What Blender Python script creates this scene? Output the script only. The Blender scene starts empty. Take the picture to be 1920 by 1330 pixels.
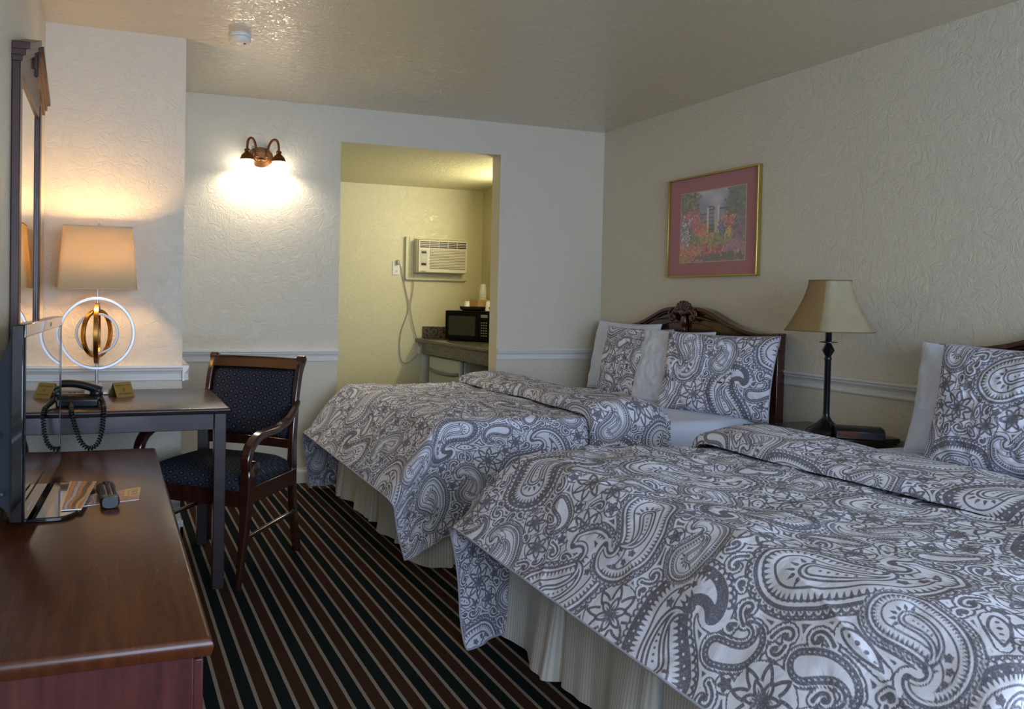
import bpy, math, random
import numpy as np
from mathutils import Matrix, Vector
S = bpy.context.scene
C = S.collection
pi = math.pi

# ------------------------------------------------------------------ camera, light, exposure
YAW, PITCH, ROLL, FPX, CAMZ = 0.332952, -0.021871, 0.019063, 1514.397, 1.20921
SX, SY = -233.607, -74.055
def cam_axes():
    cy, sy, cp, sp, cr, sr = math.cos(YAW), math.sin(YAW), math.cos(PITCH), math.sin(PITCH), math.cos(ROLL), math.sin(ROLL)
    f = Vector((sy*cp, cy*cp, sp)); r0 = Vector((cy, -sy, 0)); u0 = r0.cross(f)
    return cr*r0+sr*u0, -sr*r0+cr*u0, f
CR_, CU_, CF_ = cam_axes()
cd = bpy.data.cameras.new('camera'); cam = bpy.data.objects.new('camera', cd); C.objects.link(cam)
cam.matrix_world = Matrix(((CR_.x, CU_.x, -CF_.x, 0), (CR_.y, CU_.y, -CF_.y, 0), (CR_.z, CU_.z, -CF_.z, CAMZ), (0, 0, 0, 1)))
cd.sensor_width = 36; cd.sensor_fit = 'HORIZONTAL'; cd.lens = FPX/1920*36; cd.shift_x = -SX/1920; cd.shift_y = SY/1920
cd.clip_start = 0.02
S.camera = cam

S.view_settings.view_transform = 'Standard'; S.view_settings.look = 'None'
S.view_settings.gamma = 1; S.view_settings.use_curve_mapping = False
S.view_settings.exposure = 0.66

W = bpy.data.worlds.new('sky'); S.world = W; W.use_nodes = True
bg = W.node_tree.nodes['Background']; bg.inputs[0].default_value = (0.58, 0.74, 1.0, 1); bg.inputs[1].default_value = 6.4

def area(name, loc, rot, sx, sy, energy, color, portal=False):
    l = bpy.data.lights.new(name, 'AREA'); l.shape = 'RECTANGLE'; l.size = sx; l.size_y = sy; l.energy = energy; l.color = color
    if portal: l.cycles.is_portal = True
    o = bpy.data.objects.new(name, l); o.location = loc; o.rotation_euler = rot; C.objects.link(o); return o
def point(name, loc, energy, color, rad=0.03):
    l = bpy.data.lights.new(name, 'POINT'); l.energy = energy; l.color = color; l.shadow_soft_size = rad
    o = bpy.data.objects.new(name, l); o.location = loc; C.objects.link(o); return o

# room measures (metres)
XL, XR, YB, YP, XP, H = -0.284, 3.413, 5.09, 4.037, 0.343, 2.44
XO1, XO2, ZO, YA, YA2, XA1, XA2 = 1.42, 2.574, 2.217, 5.2125, 6.87, 1.0, 3.30
YF = -1.9
WX0, WX1, WZ0, WZ1 = -0.18, 3.1, 0.45, 2.2          # window in the wall behind the camera
area('window_portal', ((WX0+WX1)/2, YF-0.13, (WZ0+WZ1)/2), (pi/2, 0, 0), WX1-WX0, WZ1-WZ0, 1, (1, 1, 1), True)
LAMP_W, SCONCE_W, ALC_W = 30.0, 4.8, 11.0

# ------------------------------------------------------------------ helpers
def tag(o, label=None, cat=None, group=None, kind=None):
    if label: o['label'] = label
    if cat: o['category'] = cat
    if group: o['group'] = group
    if kind: o['kind'] = kind
    return o
def thing(name, label, cat, loc=(0, 0, 0), rz=0, group=None):
    o = bpy.data.objects.new(name, None); C.objects.link(o); o.location = loc; o.rotation_euler = (0, 0, rz)
    o.empty_display_size = 0.05
    return tag(o, label, cat, group)
def world_of(o):
    m = Matrix.Identity(4)
    while o is not None:
        m = (Matrix.Translation(o.location) @ o.rotation_euler.to_matrix().to_4x4()) @ m; o = o.parent
    return m
class G:
    """gathers geometry and links it as ONE mesh object"""
    def __init__(s): s.v = []; s.f = []
    def add(s, vs, fs, M=None):
        n = len(s.v)
        if M is not None: vs = [tuple(M @ Vector(v)) for v in vs]
        s.v += [tuple(v) for v in vs]; s.f += [tuple(i+n for i in f) for f in fs]; return s
    def box(s, x0, x1, y0, y1, z0, z1, M=None):
        v = [(x0, y0, z0), (x1, y0, z0), (x1, y1, z0), (x0, y1, z0), (x0, y0, z1), (x1, y0, z1), (x1, y1, z1), (x0, y1, z1)]
        return s.add(v, [(0, 3, 2, 1), (4, 5, 6, 7), (0, 1, 5, 4), (1, 2, 6, 5), (2, 3, 7, 6), (3, 0, 4, 7)], M)
    def lathe(s, prof, n=32, M=None, ax='z', caps=True):
        vs = []; fs = []
        for r, z in prof:
            for k in range(n):
                a = 2*pi*k/n; vs.append((r*math.cos(a), r*math.sin(a), z))
        for i in range(len(prof)-1):
            for k in range(n):
                k2 = (k+1) % n; fs.append((i*n+k, i*n+k2, (i+1)*n+k2, (i+1)*n+k))
        if caps:
            if prof[0][0] > 1e-5: fs.append(tuple(range(n-1, -1, -1)))
            if prof[-1][0] > 1e-5: fs.append(tuple((len(prof)-1)*n+k for k in range(n)))
        return s.add(vs, fs, M)
    def tube(s, pts, r, n=12, closed=False, M=None, sq=None, caps=True):
        """round (or, with sq=(w, h), rectangular) section swept along pts; r may be a list"""
        P = [Vector(p) for p in pts]; m = len(P); R = r if hasattr(r, '__len__') else [r]*m
        vs = []; fs = []; up = None
        for i in range(m):
            if closed: t = (P[(i+1) % m]-P[i-1])
            else: t = P[min(i+1, m-1)]-P[max(i-1, 0)]
            t.normalize()
            if up is None: up = Vector((0, 0, 1)) if abs(t.z) < .9 else Vector((0, 1, 0))
            a = up-t*up.dot(t)
            if a.length < 1e-6: a = t.orthogonal()
            a.normalize(); b = t.cross(a); up = a
            if sq is None: ring = [(math.cos(2*pi*k/n), math.sin(2*pi*k/n)) for k in range(n)]; sc = (R[i], R[i])
            else: ring = [(-1, -1), (1, -1), (1, 1), (-1, 1)]; sc = (sq[0]/2*R[i], sq[1]/2*R[i])
            for (p, q) in ring: vs.append(tuple(P[i]+a*p*sc[0]+b*q*sc[1]))
        n = n if sq is None else 4
        for i in range(m if closed else m-1):
            j = (i+1) % m
            for k in range(n):
                k2 = (k+1) % n; fs.append((i*n+k, i*n+k2, j*n+k2, j*n+k))
        if not closed and caps: fs.append(tuple(range(n-1, -1, -1))); fs.append(tuple((m-1)*n+k for k in range(n)))
        return s.add(vs, fs, M)
    def prism(s, out, d0, d1, axis='y', M=None):
        """outline in a plane, extruded along the axis"""
        n = len(out); vs = []
        for d in (d0, d1):
            for (a, b) in out: vs.append({'y': (a, d, b), 'x': (d, a, b), 'z': (a, b, d)}[axis])
        fs = [tuple(range(n)), tuple(range(2*n-1, n-1, -1))]
        for k in range(n): k2 = (k+1) % n; fs.append((k, k+n, k2+n, k2))
        return s.add(vs, fs, M)
    def ball(s, c, r, n=12, sc=(1, 1, 1), M=None):
        vs = []; fs = []; m = n//2
        for i in range(m+1):
            p = pi*i/m
            for k in range(n): a = 2*pi*k/n; vs.append((c[0]+r*sc[0]*math.sin(p)*math.cos(a), c[1]+r*sc[1]*math.sin(p)*math.sin(a), c[2]+r*sc[2]*math.cos(p)))
        for i in range(m):
            for k in range(n): k2 = (k+1) % n; fs.append((i*n+k, (i+1)*n+k, (i+1)*n+k2, i*n+k2))
        return s.add(vs, fs, M)
    def build(s, name, mat, parent=None, world=False, smooth=False, bevel=0, seg=2, label=None, cat=None, group=None, kind=None, sub=0):
        me = bpy.data.meshes.new(name)
        vs = s.v
        if world and parent is not None:
            inv = world_of(parent).inverted(); vs = [tuple(inv @ Vector(v)) for v in vs]
        me.from_pydata(vs, [], s.f)
        import bmesh
        bm = bmesh.new(); bm.from_mesh(me); bmesh.ops.remove_doubles(bm, verts=bm.verts, dist=1e-6); bmesh.ops.recalc_face_normals(bm, faces=bm.faces); bm.to_mesh(me); bm.free()
        me.materials.append(mat)
        o = bpy.data.objects.new(name, me); C.objects.link(o)
        if parent is not None: o.parent = parent
        if bevel:
            b = o.modifiers.new('bevel', 'BEVEL'); b.width = bevel; b.segments = seg; b.limit_method = 'ANGLE'; b.angle_limit = 0.6
        if sub:
            b = o.modifiers.new('sub', 'SUBSURF'); b.levels = sub; b.render_levels = sub
        if smooth or bevel:
            me.polygons.foreach_set('use_smooth', [True]*len(me.polygons))
            if smooth != 'full': 
                try: me.set_sharp_from_angle(angle=0.7)
                except Exception: pass
        return tag(o, label, cat, group, kind)
def grid_mesh(name, P, mat, parent=None, attr=None, col=None, flip=False, smooth=True, closed_u=False):
    """P: (n, m, 3) array of points as one quad mesh; attr: (n, m) float attribute 'ink'; col: (n, m, 3) colour attribute"""
    n, m = P.shape[:2]; idx = np.arange(n*m).reshape(n, m)
    if closed_u: idx2 = np.vstack([idx, idx[:1]])
    else: idx2 = idx
    q = np.stack([idx2[:-1, :-1], idx2[1:, :-1], idx2[1:, 1:], idx2[:-1, 1:]], -1).reshape(-1, 4)
    if flip: q = q[:, ::-1]
    me = bpy.data.meshes.new(name); me.vertices.add(n*m); me.vertices.foreach_set('co', P.reshape(-1).astype(np.float32))
    k = len(q); me.loops.add(k*4); me.loops.foreach_set('vertex_index', np.ascontiguousarray(q).reshape(-1).astype(np.int32))
    me.polygons.add(k); me.polygons.foreach_set('loop_start', np.arange(0, k*4, 4, dtype=np.int32))
    me.polygons.foreach_set('use_smooth', np.full(k, smooth))
    me.update(calc_edges=True); me.validate()
    if attr is not None:
        a = me.attributes.new('ink', 'FLOAT', 'POINT'); a.data.foreach_set('value', attr.reshape(-1).astype(np.float32))
    if col is not None:
        a = me.attributes.new('paint', 'FLOAT_COLOR', 'POINT'); c4 = np.ones((n*m, 4), np.float32); c4[:, :3] = col.reshape(-1, 3); a.data.foreach_set('color', c4.reshape(-1))
    me.materials.append(mat)
    o = bpy.data.objects.new(name, me); C.objects.link(o)
    if parent is not None: o.parent = parent
    return o

# ------------------------------------------------------------------ materials
def srgb(r, g, b):
    f = lambda c: (c/255/12.92) if c/255 <= .04045 else ((c/255+.055)/1.055)**2.4
    return (f(r), f(g), f(b), 1)
class Mat:
    def __init__(s, name, col=(.8, .8, .8, 1), rough=.5, metal=0, spec=.5, **kw):
        s.m = bpy.data.materials.new(name); s.m.use_nodes = True; s.t = s.m.node_tree; s.b = s.t.nodes['Principled BSDF']
        s.b.inputs['Base Color'].default_value = col; s.b.inputs['Roughness'].default_value = rough
        s.b.inputs['Metallic'].default_value = metal; s.b.inputs['Specular IOR Level'].default_value = spec
        for k, v in kw.items(): s.b.inputs[k].default_value = v
    def n(s, ty, **kw):
        x = s.t.nodes.new(ty)
        for k, v in kw.items():
            if k.startswith('i_'):
                key = k[2:]; key = int(key) if key.isdigit() else key.replace('_', ' ')
                x.inputs[key].default_value = v
            else: setattr(x, k, v)
        return x
    def l(s, a, b): s.t.links.new(a, b)
    def coord(s, kind='Object', scale=(1, 1, 1), rot=(0, 0, 0)):
        tc = s.n('ShaderNodeTexCoord'); mp = s.n('ShaderNodeMapping'); mp.inputs['Scale'].default_value = scale; mp.inputs['Rotation'].default_value = rot
        s.l(tc.outputs[kind], mp.inputs[0]); return mp.outputs[0]
    def noise(s, vec, scale, detail=4, rough=.5, dist=0):
        x = s.n('ShaderNodeTexNoise'); x.inputs['Scale'].default_value = scale; x.inputs['Detail'].default_value = detail
        x.inputs['Roughness'].default_value = rough; x.inputs['Distortion'].default_value = dist
        if vec is not None: s.l(vec, x.inputs['Vector'])
        return x.outputs['Fac']
    def ramp(s, fac, stops, interp='LINEAR'):
        x = s.n('ShaderNodeValToRGB'); cr = x.color_ramp; cr.interpolation = interp
        while len(cr.elements) < len(stops): cr.elements.new(.5)
        for e, (p, c) in zip(cr.elements, stops): e.position = p; e.color = c if len(c) == 4 else (*c, 1)
        s.l(fac, x.inputs[0]); return x.outputs[0]
    def math(s, op, a, b=None, c=None):
        x = s.n('ShaderNodeMath', operation=op)
        for i, q in enumerate((a, b, c)):
            if q is None: continue
            if isinstance(q, (int, float)): x.inputs[i].default_value = q
            else: s.l(q, x.inputs[i])
        return x.outputs[0]
    def bump(s, h, dist=.01, strength=1):
        x = s.n('ShaderNodeBump'); x.inputs['Distance'].default_value = dist; x.inputs['Strength'].default_value = strength
        s.l(h, x.inputs['Height']); s.l(x.outputs[0], s.b.inputs['Normal'])
    def base(s, c): s.l(c, s.b.inputs['Base Color'])

def wall_mat(name, col, rough=.45, dist=.006, spec=.4, sc=1.0):
    m = Mat(name, col, rough, spec=spec); v = m.coord('Object')
    a = m.noise(v, 17*sc, 5, .58, 1.6); b = m.noise(v, 55*sc, 3, .5, .4)
    r = m.ramp(a, [(.40, (0, 0, 0)), (.52, (.8, .8, .8)), (.60, (.35, .35, .35)), (.72, (1, 1, 1))])
    h = m.math('ADD', m.math('MULTIPLY', r, .75), m.math('MULTIPLY', b, .35)); m.bump(h, dist, .55); return m.m
M_wall = wall_mat('wall_paint', srgb(215, 206, 187), .42, .0036)
M_ceil = wall_mat('ceiling_paint', srgb(210, 194, 164), .16, .0028, .9, 2.1)
_b = M_ceil.node_tree.nodes['Principled BSDF'].inputs; _b['Coat Weight'].default_value = .8; _b['Coat Roughness'].default_value = .14; _b['Coat IOR'].default_value = 1.7
_t = M_ceil.node_tree; _t.links.new([n for n in _t.nodes if n.type == 'BUMP'][0].outputs[0], _b['Coat Normal'])
M_alc = wall_mat('alcove_paint', srgb(212, 206, 170), .35, .0045, .5)
M_trim = Mat('trim_paint', srgb(222, 220, 214), .35).m

def wood(name, c1, c2, rough=.28, grain=(1, 14, 14), coat=.3, gs=3.0):
    m = Mat(name, c1, rough, spec=.5); v = m.coord('Object', grain); f = m.noise(v, gs, 6, .6, .8)
    m.base(m.ramp(f, [(.35, c1), (.68, c2)])); m.b.inputs['Coat Weight'].default_value = coat; m.b.inputs['Coat Roughness'].default_value = .12
    return m.m
M_dresser = wood('mahogany_dresser', srgb(70, 32, 15), srgb(90, 45, 23), .27, (12, 1, 1.5), .08)
M_dresser_side = wood('mahogany_dresser_end', srgb(68, 27, 26), srgb(92, 42, 38), .35, (10, 10, 1.2), .2)
M_desk = wood('dark_desk_wood', srgb(46, 36, 38), srgb(58, 46, 47), .3, (1, 12, 12), .25)
M_chairw = wood('chair_wood', srgb(40, 17, 12), srgb(62, 28, 19), .2, (8, 8, 1.5), .7)
M_head = wood('headboard_wood', srgb(52, 22, 16), srgb(78, 36, 26), .22, (10, 1.5, 10), .6)
M_mirrorw = wood('mirror_frame_wood', srgb(52, 24, 18), srgb(76, 38, 28), .38, (10, 10, 1.5), .1)
M_stand = wood('nightstand_wood', srgb(34, 22, 22), srgb(48, 30, 28), .28, (12, 1, 12), .3)
M_black = Mat('black_plastic', srgb(17, 18, 21), .33).m
M_blackgloss = Mat('black_gloss', srgb(14, 14, 17), .08, **{'Coat Weight': .5}).m
M_tvback = Mat('tv_back_plastic', srgb(52, 57, 68), .45).m
M_screen = Mat('tv_screen_glass', srgb(12, 12, 14), .03, spec=1.0, **{'Coat Weight': 1.0, 'Coat Roughness': .02, 'Coat IOR': 2.6}).m
M_silver = Mat('brushed_silver', srgb(186, 186, 188), .42, .85).m
M_brass = Mat('brushed_brass', srgb(178, 128, 62), .25, 1).m
M_gold = Mat('gold_metal', srgb(188, 168, 100), .35, 1).m
M_goldcard = Mat('gold_card', srgb(150, 130, 76), .42, .6).m
M_bronze = Mat('aged_bronze', srgb(112, 72, 38), .38, .85).m
M_blackmetal = Mat('blackened_metal', srgb(26, 25, 28), .3, .5, **{'Coat Weight': .4}).m
M_white = Mat('white_plastic', srgb(226, 224, 216), .4).m
M_ac = Mat('ac_plastic', srgb(214, 208, 184), .45).m
M_sheet_m = Mat('white_cotton', srgb(222, 229, 248), .85, spec=.2)
_v = M_sheet_m.coord('Object'); M_sheet_m.bump(M_sheet_m.noise(_v, 9, 4, .55, .6), .02, .35); M_sheet = M_sheet_m.m
M_mirror = Mat('mirror_glass', (.9, .9, .88, 1), .0, 1).m
M_mwblack = Mat('microwave_black', srgb(10, 10, 11), .3, spec=.12).m
M_glassfront = Mat('picture_glazing', (.9, .9, .9, 1), .05).m
def fabric_blue():
    m = Mat('navy_medallion_fabric', srgb(40, 44, 60), .85, spec=.2); v = m.coord('Object', (1, 1, 1)); sp = m.n('ShaderNodeSeparateXYZ'); m.l(v, sp.inputs[0]); zz = m.math('ADD', sp.outputs[2], sp.outputs[1])
    cb = m.n('ShaderNodeCombineXYZ'); m.l(m.math('ADD', sp.outputs[0], zz), cb.inputs[0]); m.l(m.math('SUBTRACT', sp.outputs[0], zz), cb.inputs[1])
    vo = m.n('ShaderNodeTexVoronoi', i_Scale=19.0, i_Randomness=.0, voronoi_dimensions='2D'); m.l(cb.outputs[0], vo.inputs['Vector']); d = vo.outputs['Distance']
    k = m.ramp(d, [(0, srgb(84, 86, 92)), (.10, srgb(84, 86, 92)), (.16, srgb(36, 37, 45)), (.36, srgb(28, 29, 37)), (.44, srgb(54, 56, 66)), (.6, srgb(43, 45, 55))]); m.base(k)
    m.bump(m.noise(v, 350, 2), .001, .4); return m.m
M_fab = fabric_blue()
def print_mat():
    m = Mat('paisley_cotton', srgb(196, 197, 212), .8, spec=.2)
    a = m.n('ShaderNodeAttribute', attribute_name='ink'); mr = m.n('ShaderNodeMapRange', clamp=True)
    mr.inputs[1].default_value = -.0004; mr.inputs[2].default_value = .0012; mr.inputs[3].default_value = 1; mr.inputs[4].default_value = 0
    m.l(a.outputs['Fac'], mr.inputs[0]); v = m.coord('Object'); wear = m.ramp(m.noise(v, 260, 2, .6), [(.3, (.75, .75, .75)), (.5, (1, 1, 1))])
    f = m.math('MULTIPLY', mr.outputs[0], wear); mx = m.n('ShaderNodeMix', data_type='RGBA'); m.l(f, mx.inputs[0]); mx.inputs[6].default_value = srgb(230, 231, 244); mx.inputs[7].default_value = srgb(112, 110, 121)
    m.base(mx.outputs[2]); m.bump(m.noise(v, 14, 4, .55, .8), .012, .45); return m.m
M_print = print_mat()
def skirt_mat():
    m = Mat('cream_striped_cotton', srgb(208, 202, 186), .8, spec=.2)
    a = m.n('ShaderNodeAttribute', attribute_name='ink'); w = m.math('SINE', m.math('MULTIPLY', a.outputs['Fac'], 2*pi/.012))
    m.base(m.ramp(m.math('MULTIPLY_ADD', w, .5, .5), [(.25, srgb(218, 214, 202)), (.55, srgb(240, 237, 228))])); return m.m
M_skirt = skirt_mat()
def carpet_mat():
    m = Mat('striped_carpet', (.02, .02, .02, 1), .95, spec=.1); tc = m.n('ShaderNodeTexCoord'); sp = m.n('ShaderNodeSeparateXYZ'); m.l(tc.outputs['Object'], sp.inputs[0])
    nz = m.noise(tc.outputs['Object'], 140, 3, .6); wob = m.math('MULTIPLY', m.math('SUBTRACT', nz, .5), .004)
    x = m.math('ADD', sp.outputs[0], wob); P_ = CARP_P
    u = m.math('FRACT', m.math('DIVIDE', m.math('SUBTRACT', x, CARP_0), 2*P_))
    t = CARP_T/(2*P_)
    s1 = m.ramp(u, [(0, srgb(156, 142, 126)), (t, srgb(20, 30, 31)), (.5, srgb(156, 142, 126)), (.5+t, srgb(66, 42, 31))], 'CONSTANT')
    sp2 = m.noise(tc.outputs['Object'], 420, 2, .7); k = m.ramp(sp2, [(.35, (.45, .45, .45)), (.65, (1.3, 1.3, 1.3))])
    mx = m.n('ShaderNodeMix', data_type='RGBA', blend_type='MULTIPLY'); mx.inputs[0].default_value = 1; m.l(s1, mx.inputs[6]); m.l(k, mx.inputs[7]); m.base(mx.outputs[2])
    m.bump(sp2, .004, .8); return m.m
CARP_P, CARP_0, CARP_T = 0.0526, 0.2695, 0.0118
M_carpet = carpet_mat()
def granite():
    m = Mat('dark_granite', (.1, .1, .1, 1), .22); v = m.coord('Object')
    m.base(m.ramp(m.noise(v, 62, 5, .75), [(.36, srgb(30, 26, 24)), (.48, srgb(74, 66, 58)), (.56, srgb(112, 102, 92)), (.64, srgb(38, 33, 30))])); return m.m
M_granite = granite()
def attr_mat(name, rough=.6, **kw):
    m = Mat(name, (.5, .5, .5, 1), rough, **kw); a = m.n('ShaderNodeAttribute', attribute_name='paint'); m.base(a.outputs['Color']); return m.m
M_paint = attr_mat('painted_print', .35)
M_leaflet = attr_mat('printed_leaflet', .3)
def emis(name, col, st):
    m = bpy.data.materials.new(name); m.use_nodes = True; t = m.node_tree; t.nodes.remove(t.nodes['Principled BSDF']); e = t.nodes.new('ShaderNodeEmission'); e.inputs[0].default_value = (*col, 1); e.inputs[1].default_value = st
    t.links.new(e.outputs[0], t.nodes['Material Output'].inputs[0]); return m
def translucent(name, col, mixf=.5, trans=0.0):
    m = bpy.data.materials.new(name); m.use_nodes = True; t = m.node_tree; t.nodes.remove(t.nodes['Principled BSDF'])
    d = t.nodes.new('ShaderNodeBsdfDiffuse'); d.inputs[0].default_value = col; tr = t.nodes.new('ShaderNodeBsdfTranslucent'); tr.inputs[0].default_value = col
    mx = t.nodes.new('ShaderNodeMixShader'); mx.inputs[0].default_value = mixf; t.links.new(d.outputs[0], mx.inputs[1]); t.links.new(tr.outputs[0], mx.inputs[2]); out = mx.outputs[0]
    if trans:
        tp = t.nodes.new('ShaderNodeBsdfTransparent'); m2 = t.nodes.new('ShaderNodeMixShader'); m2.inputs[0].default_value = trans; t.links.new(out, m2.inputs[1]); t.links.new(tp.outputs[0], m2.inputs[2]); out = m2.outputs[0]
    t.links.new(out, t.nodes['Material Output'].inputs[0]); return m
M_shade = translucent('linen_lamp_shade', srgb(236, 212, 164), .2)
M_shade2 = attr_mat('parchment_shade', .6)
# ------------------------------------------------------------------ the room
def struct(name, g, m, bevel=0): return g.build(name, m, kind='structure', bevel=bevel)
struct('floor', G().box(XL-.2, XR+.2, YF-.1, YA2+.1, -.1, 0), M_carpet)
struct('ceiling', G().box(XL-.2, XR+.2, YF-.1, YB+.03, H, H+.1), M_ceil)
struct('wall_left', G().box(XL-.12, XL, YF-.1, YB+.1, 0, H), M_wall)
struct('wall_right', G().box(XR, XR+.12, YF-.1, YB, 0, H), M_wall)
def wall_holes(name, x0, x1, y0, y1, hx0, hx1, hz0, hz1, m, ztop=H):
    g = G(); n = {}
    xs = [x0, hx0, hx1, x1]; zs = [0, hz0, hz1, ztop]
    for i in range(3):
        for j in range(3):
            if i == 1 and j == 1: continue
            if zs[j+1]-zs[j] < 1e-6: continue
            for y, fl in ((y0, False), (y1, True)):
                q = [(xs[i], y, zs[j]), (xs[i+1], y, zs[j]), (xs[i+1], y, zs[j+1]), (xs[i], y, zs[j+1])]
                g.add(q, [(0, 1, 2, 3)])
    for (a, b, c, d) in ((hx0, hx0, hz0, hz1), (hx1, hx1, hz0, hz1)): g.add([(a, y0, c), (a, y1, c), (a, y1, d), (a, y0, d)], [(0, 1, 2, 3)])
    g.add([(hx0, y0, hz1), (hx1, y0, hz1), (hx1, y1, hz1), (hx0, y1, hz1)], [(0, 1, 2, 3)])
    if hz0 > 0: g.add([(hx0, y0, hz0), (hx1, y0, hz0), (hx1, y1, hz0), (hx0, y1, hz0)], [(0, 1, 2, 3)])
    g.add([(x0, y0, 0), (x0, y1, 0), (x0, y1, ztop), (x0, y0, ztop)], [(0, 1, 2, 3)]); g.add([(x1, y0, 0), (x1, y1, 0), (x1, y1, ztop), (x1, y0, ztop)], [(0, 1, 2, 3)])
    g.add([(x0, y0, ztop), (x1, y0, ztop), (x1, y1, ztop), (x0, y1, ztop)], [(0, 1, 2, 3)])
    return struct(name, g, m)
wall_holes('wall_back', XL, XR+.12, YB, YA, XO1, XO2, 0, ZO, M_wall)
wall_holes('wall_front', XL, XR, YF-.12, YF, WX0, WX1, WZ0, WZ1, M_wall)
struct('wall_chimney_breast', G().box(XL, XP, YP, YB, 0, H), M_wall)
struct('wall_alcove_left', G().box(XA1-.1, XA1, YA, YA2, 0, H), M_alc)
struct('wall_alcove_right', G().box(XA2, XA2+.1, YA, YA2, 0, H), M_alc)
struct('wall_alcove_back', G().box(XA1-.1, XA2+.1, YA2, YA2+.1, 0, H), M_alc)
struct('ceiling_alcove', G().box(XA1-.1, XA2+.1, YA, YA2+.1, ZO, ZO+.1), M_alc)
# window behind the camera
w = thing('window_1', None, None, (WX0, YF-.06, WZ0)); w['kind'] = 'structure'
g = G(); ww, wh = WX1-WX0, WZ1-WZ0
for a in ((0, .05, 0, wh), (ww-.05, ww, 0, wh), (.05, ww-.05, 0, .05), (.05, ww-.05, wh-.05, wh), (ww/2-.025, ww/2+.025, .05, wh-.05)): g.box(a[0], a[1], -.03, .03, a[2], a[3])
g.build('window_frame', M_trim, w, bevel=.004)
G().box(-.05, ww+.05, .03, .12, -.03, 0).build('window_sill', M_trim, w, bevel=.004)
# chair rail and baseboard mouldings
RAILP = [(0, 0), (.006, .0), (.010, .006), (.010, .012), (.006, .018), (.007, .034), (.013, .046), (.020, .052), (.021, .060), (.026, .066), (.026, .078), (0, .078)]
RAILP = [(a*1.15, b) for a, b in RAILP]
BASEP = [(0, 0), (.014, 0), (.014, .07), (.011, .078), (.006, .086), (.004, .098), (0, .098)]
ntrim = [0]
def moulding(name, prof, p0, p1, nrm, z):
    """prof (out, up) run from p0 to p1 with outward normal nrm"""
    g = G(); n = len(prof); vs = []
    for p in (p0, p1):
        for a, b in prof: vs.append((p[0]+nrm[0]*a, p[1]+nrm[1]*a, z+b))
    fs = [tuple(range(n)), tuple(range(2*n-1, n-1, -1))]+[(k, k+n, (k+1) % n+n, (k+1) % n) for k in range(n)]
    g.add(vs, fs); struct(name, g, M_trim)
ZR = .785
for i, (p0, p1, nn) in enumerate([((XP, YB), (XO1, YB), (0, -1)), ((XO2, YB), (XR, YB), (0, -1)), ((XR, YB), (XR, YF), (-1, 0)), ((XL, YP), (XP+.03, YP), (0, -1)), ((XP, YP-.03), (XP, YB), (1, 0)), ((XL, YP), (XL, YF), (1, 0))]):
    moulding('trim_%d' % (i+1), RAILP, p0, p1, nn, ZR)
for i, (nm, p0, p1, nn) in enumerate([('baseboard_back_left', (XP, YB), (XO1, YB), (0, -1)), ('baseboard_back_right', (XO2, YB), (XR, YB), (0, -1)), ('baseboard_right', (XR, YB), (XR, YF), (-1, 0)), ('baseboard_breast', (XL, YP), (XP+.014, YP), (0, -1)), ('baseboard_breast_side', (XP, YP-.014), (XP, YB), (1, 0)), ('baseboard_left', (XL, YP), (XL, YF), (1, 0))]):
    moulding(nm, BASEP, p0, p1, nn, 0)

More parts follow.
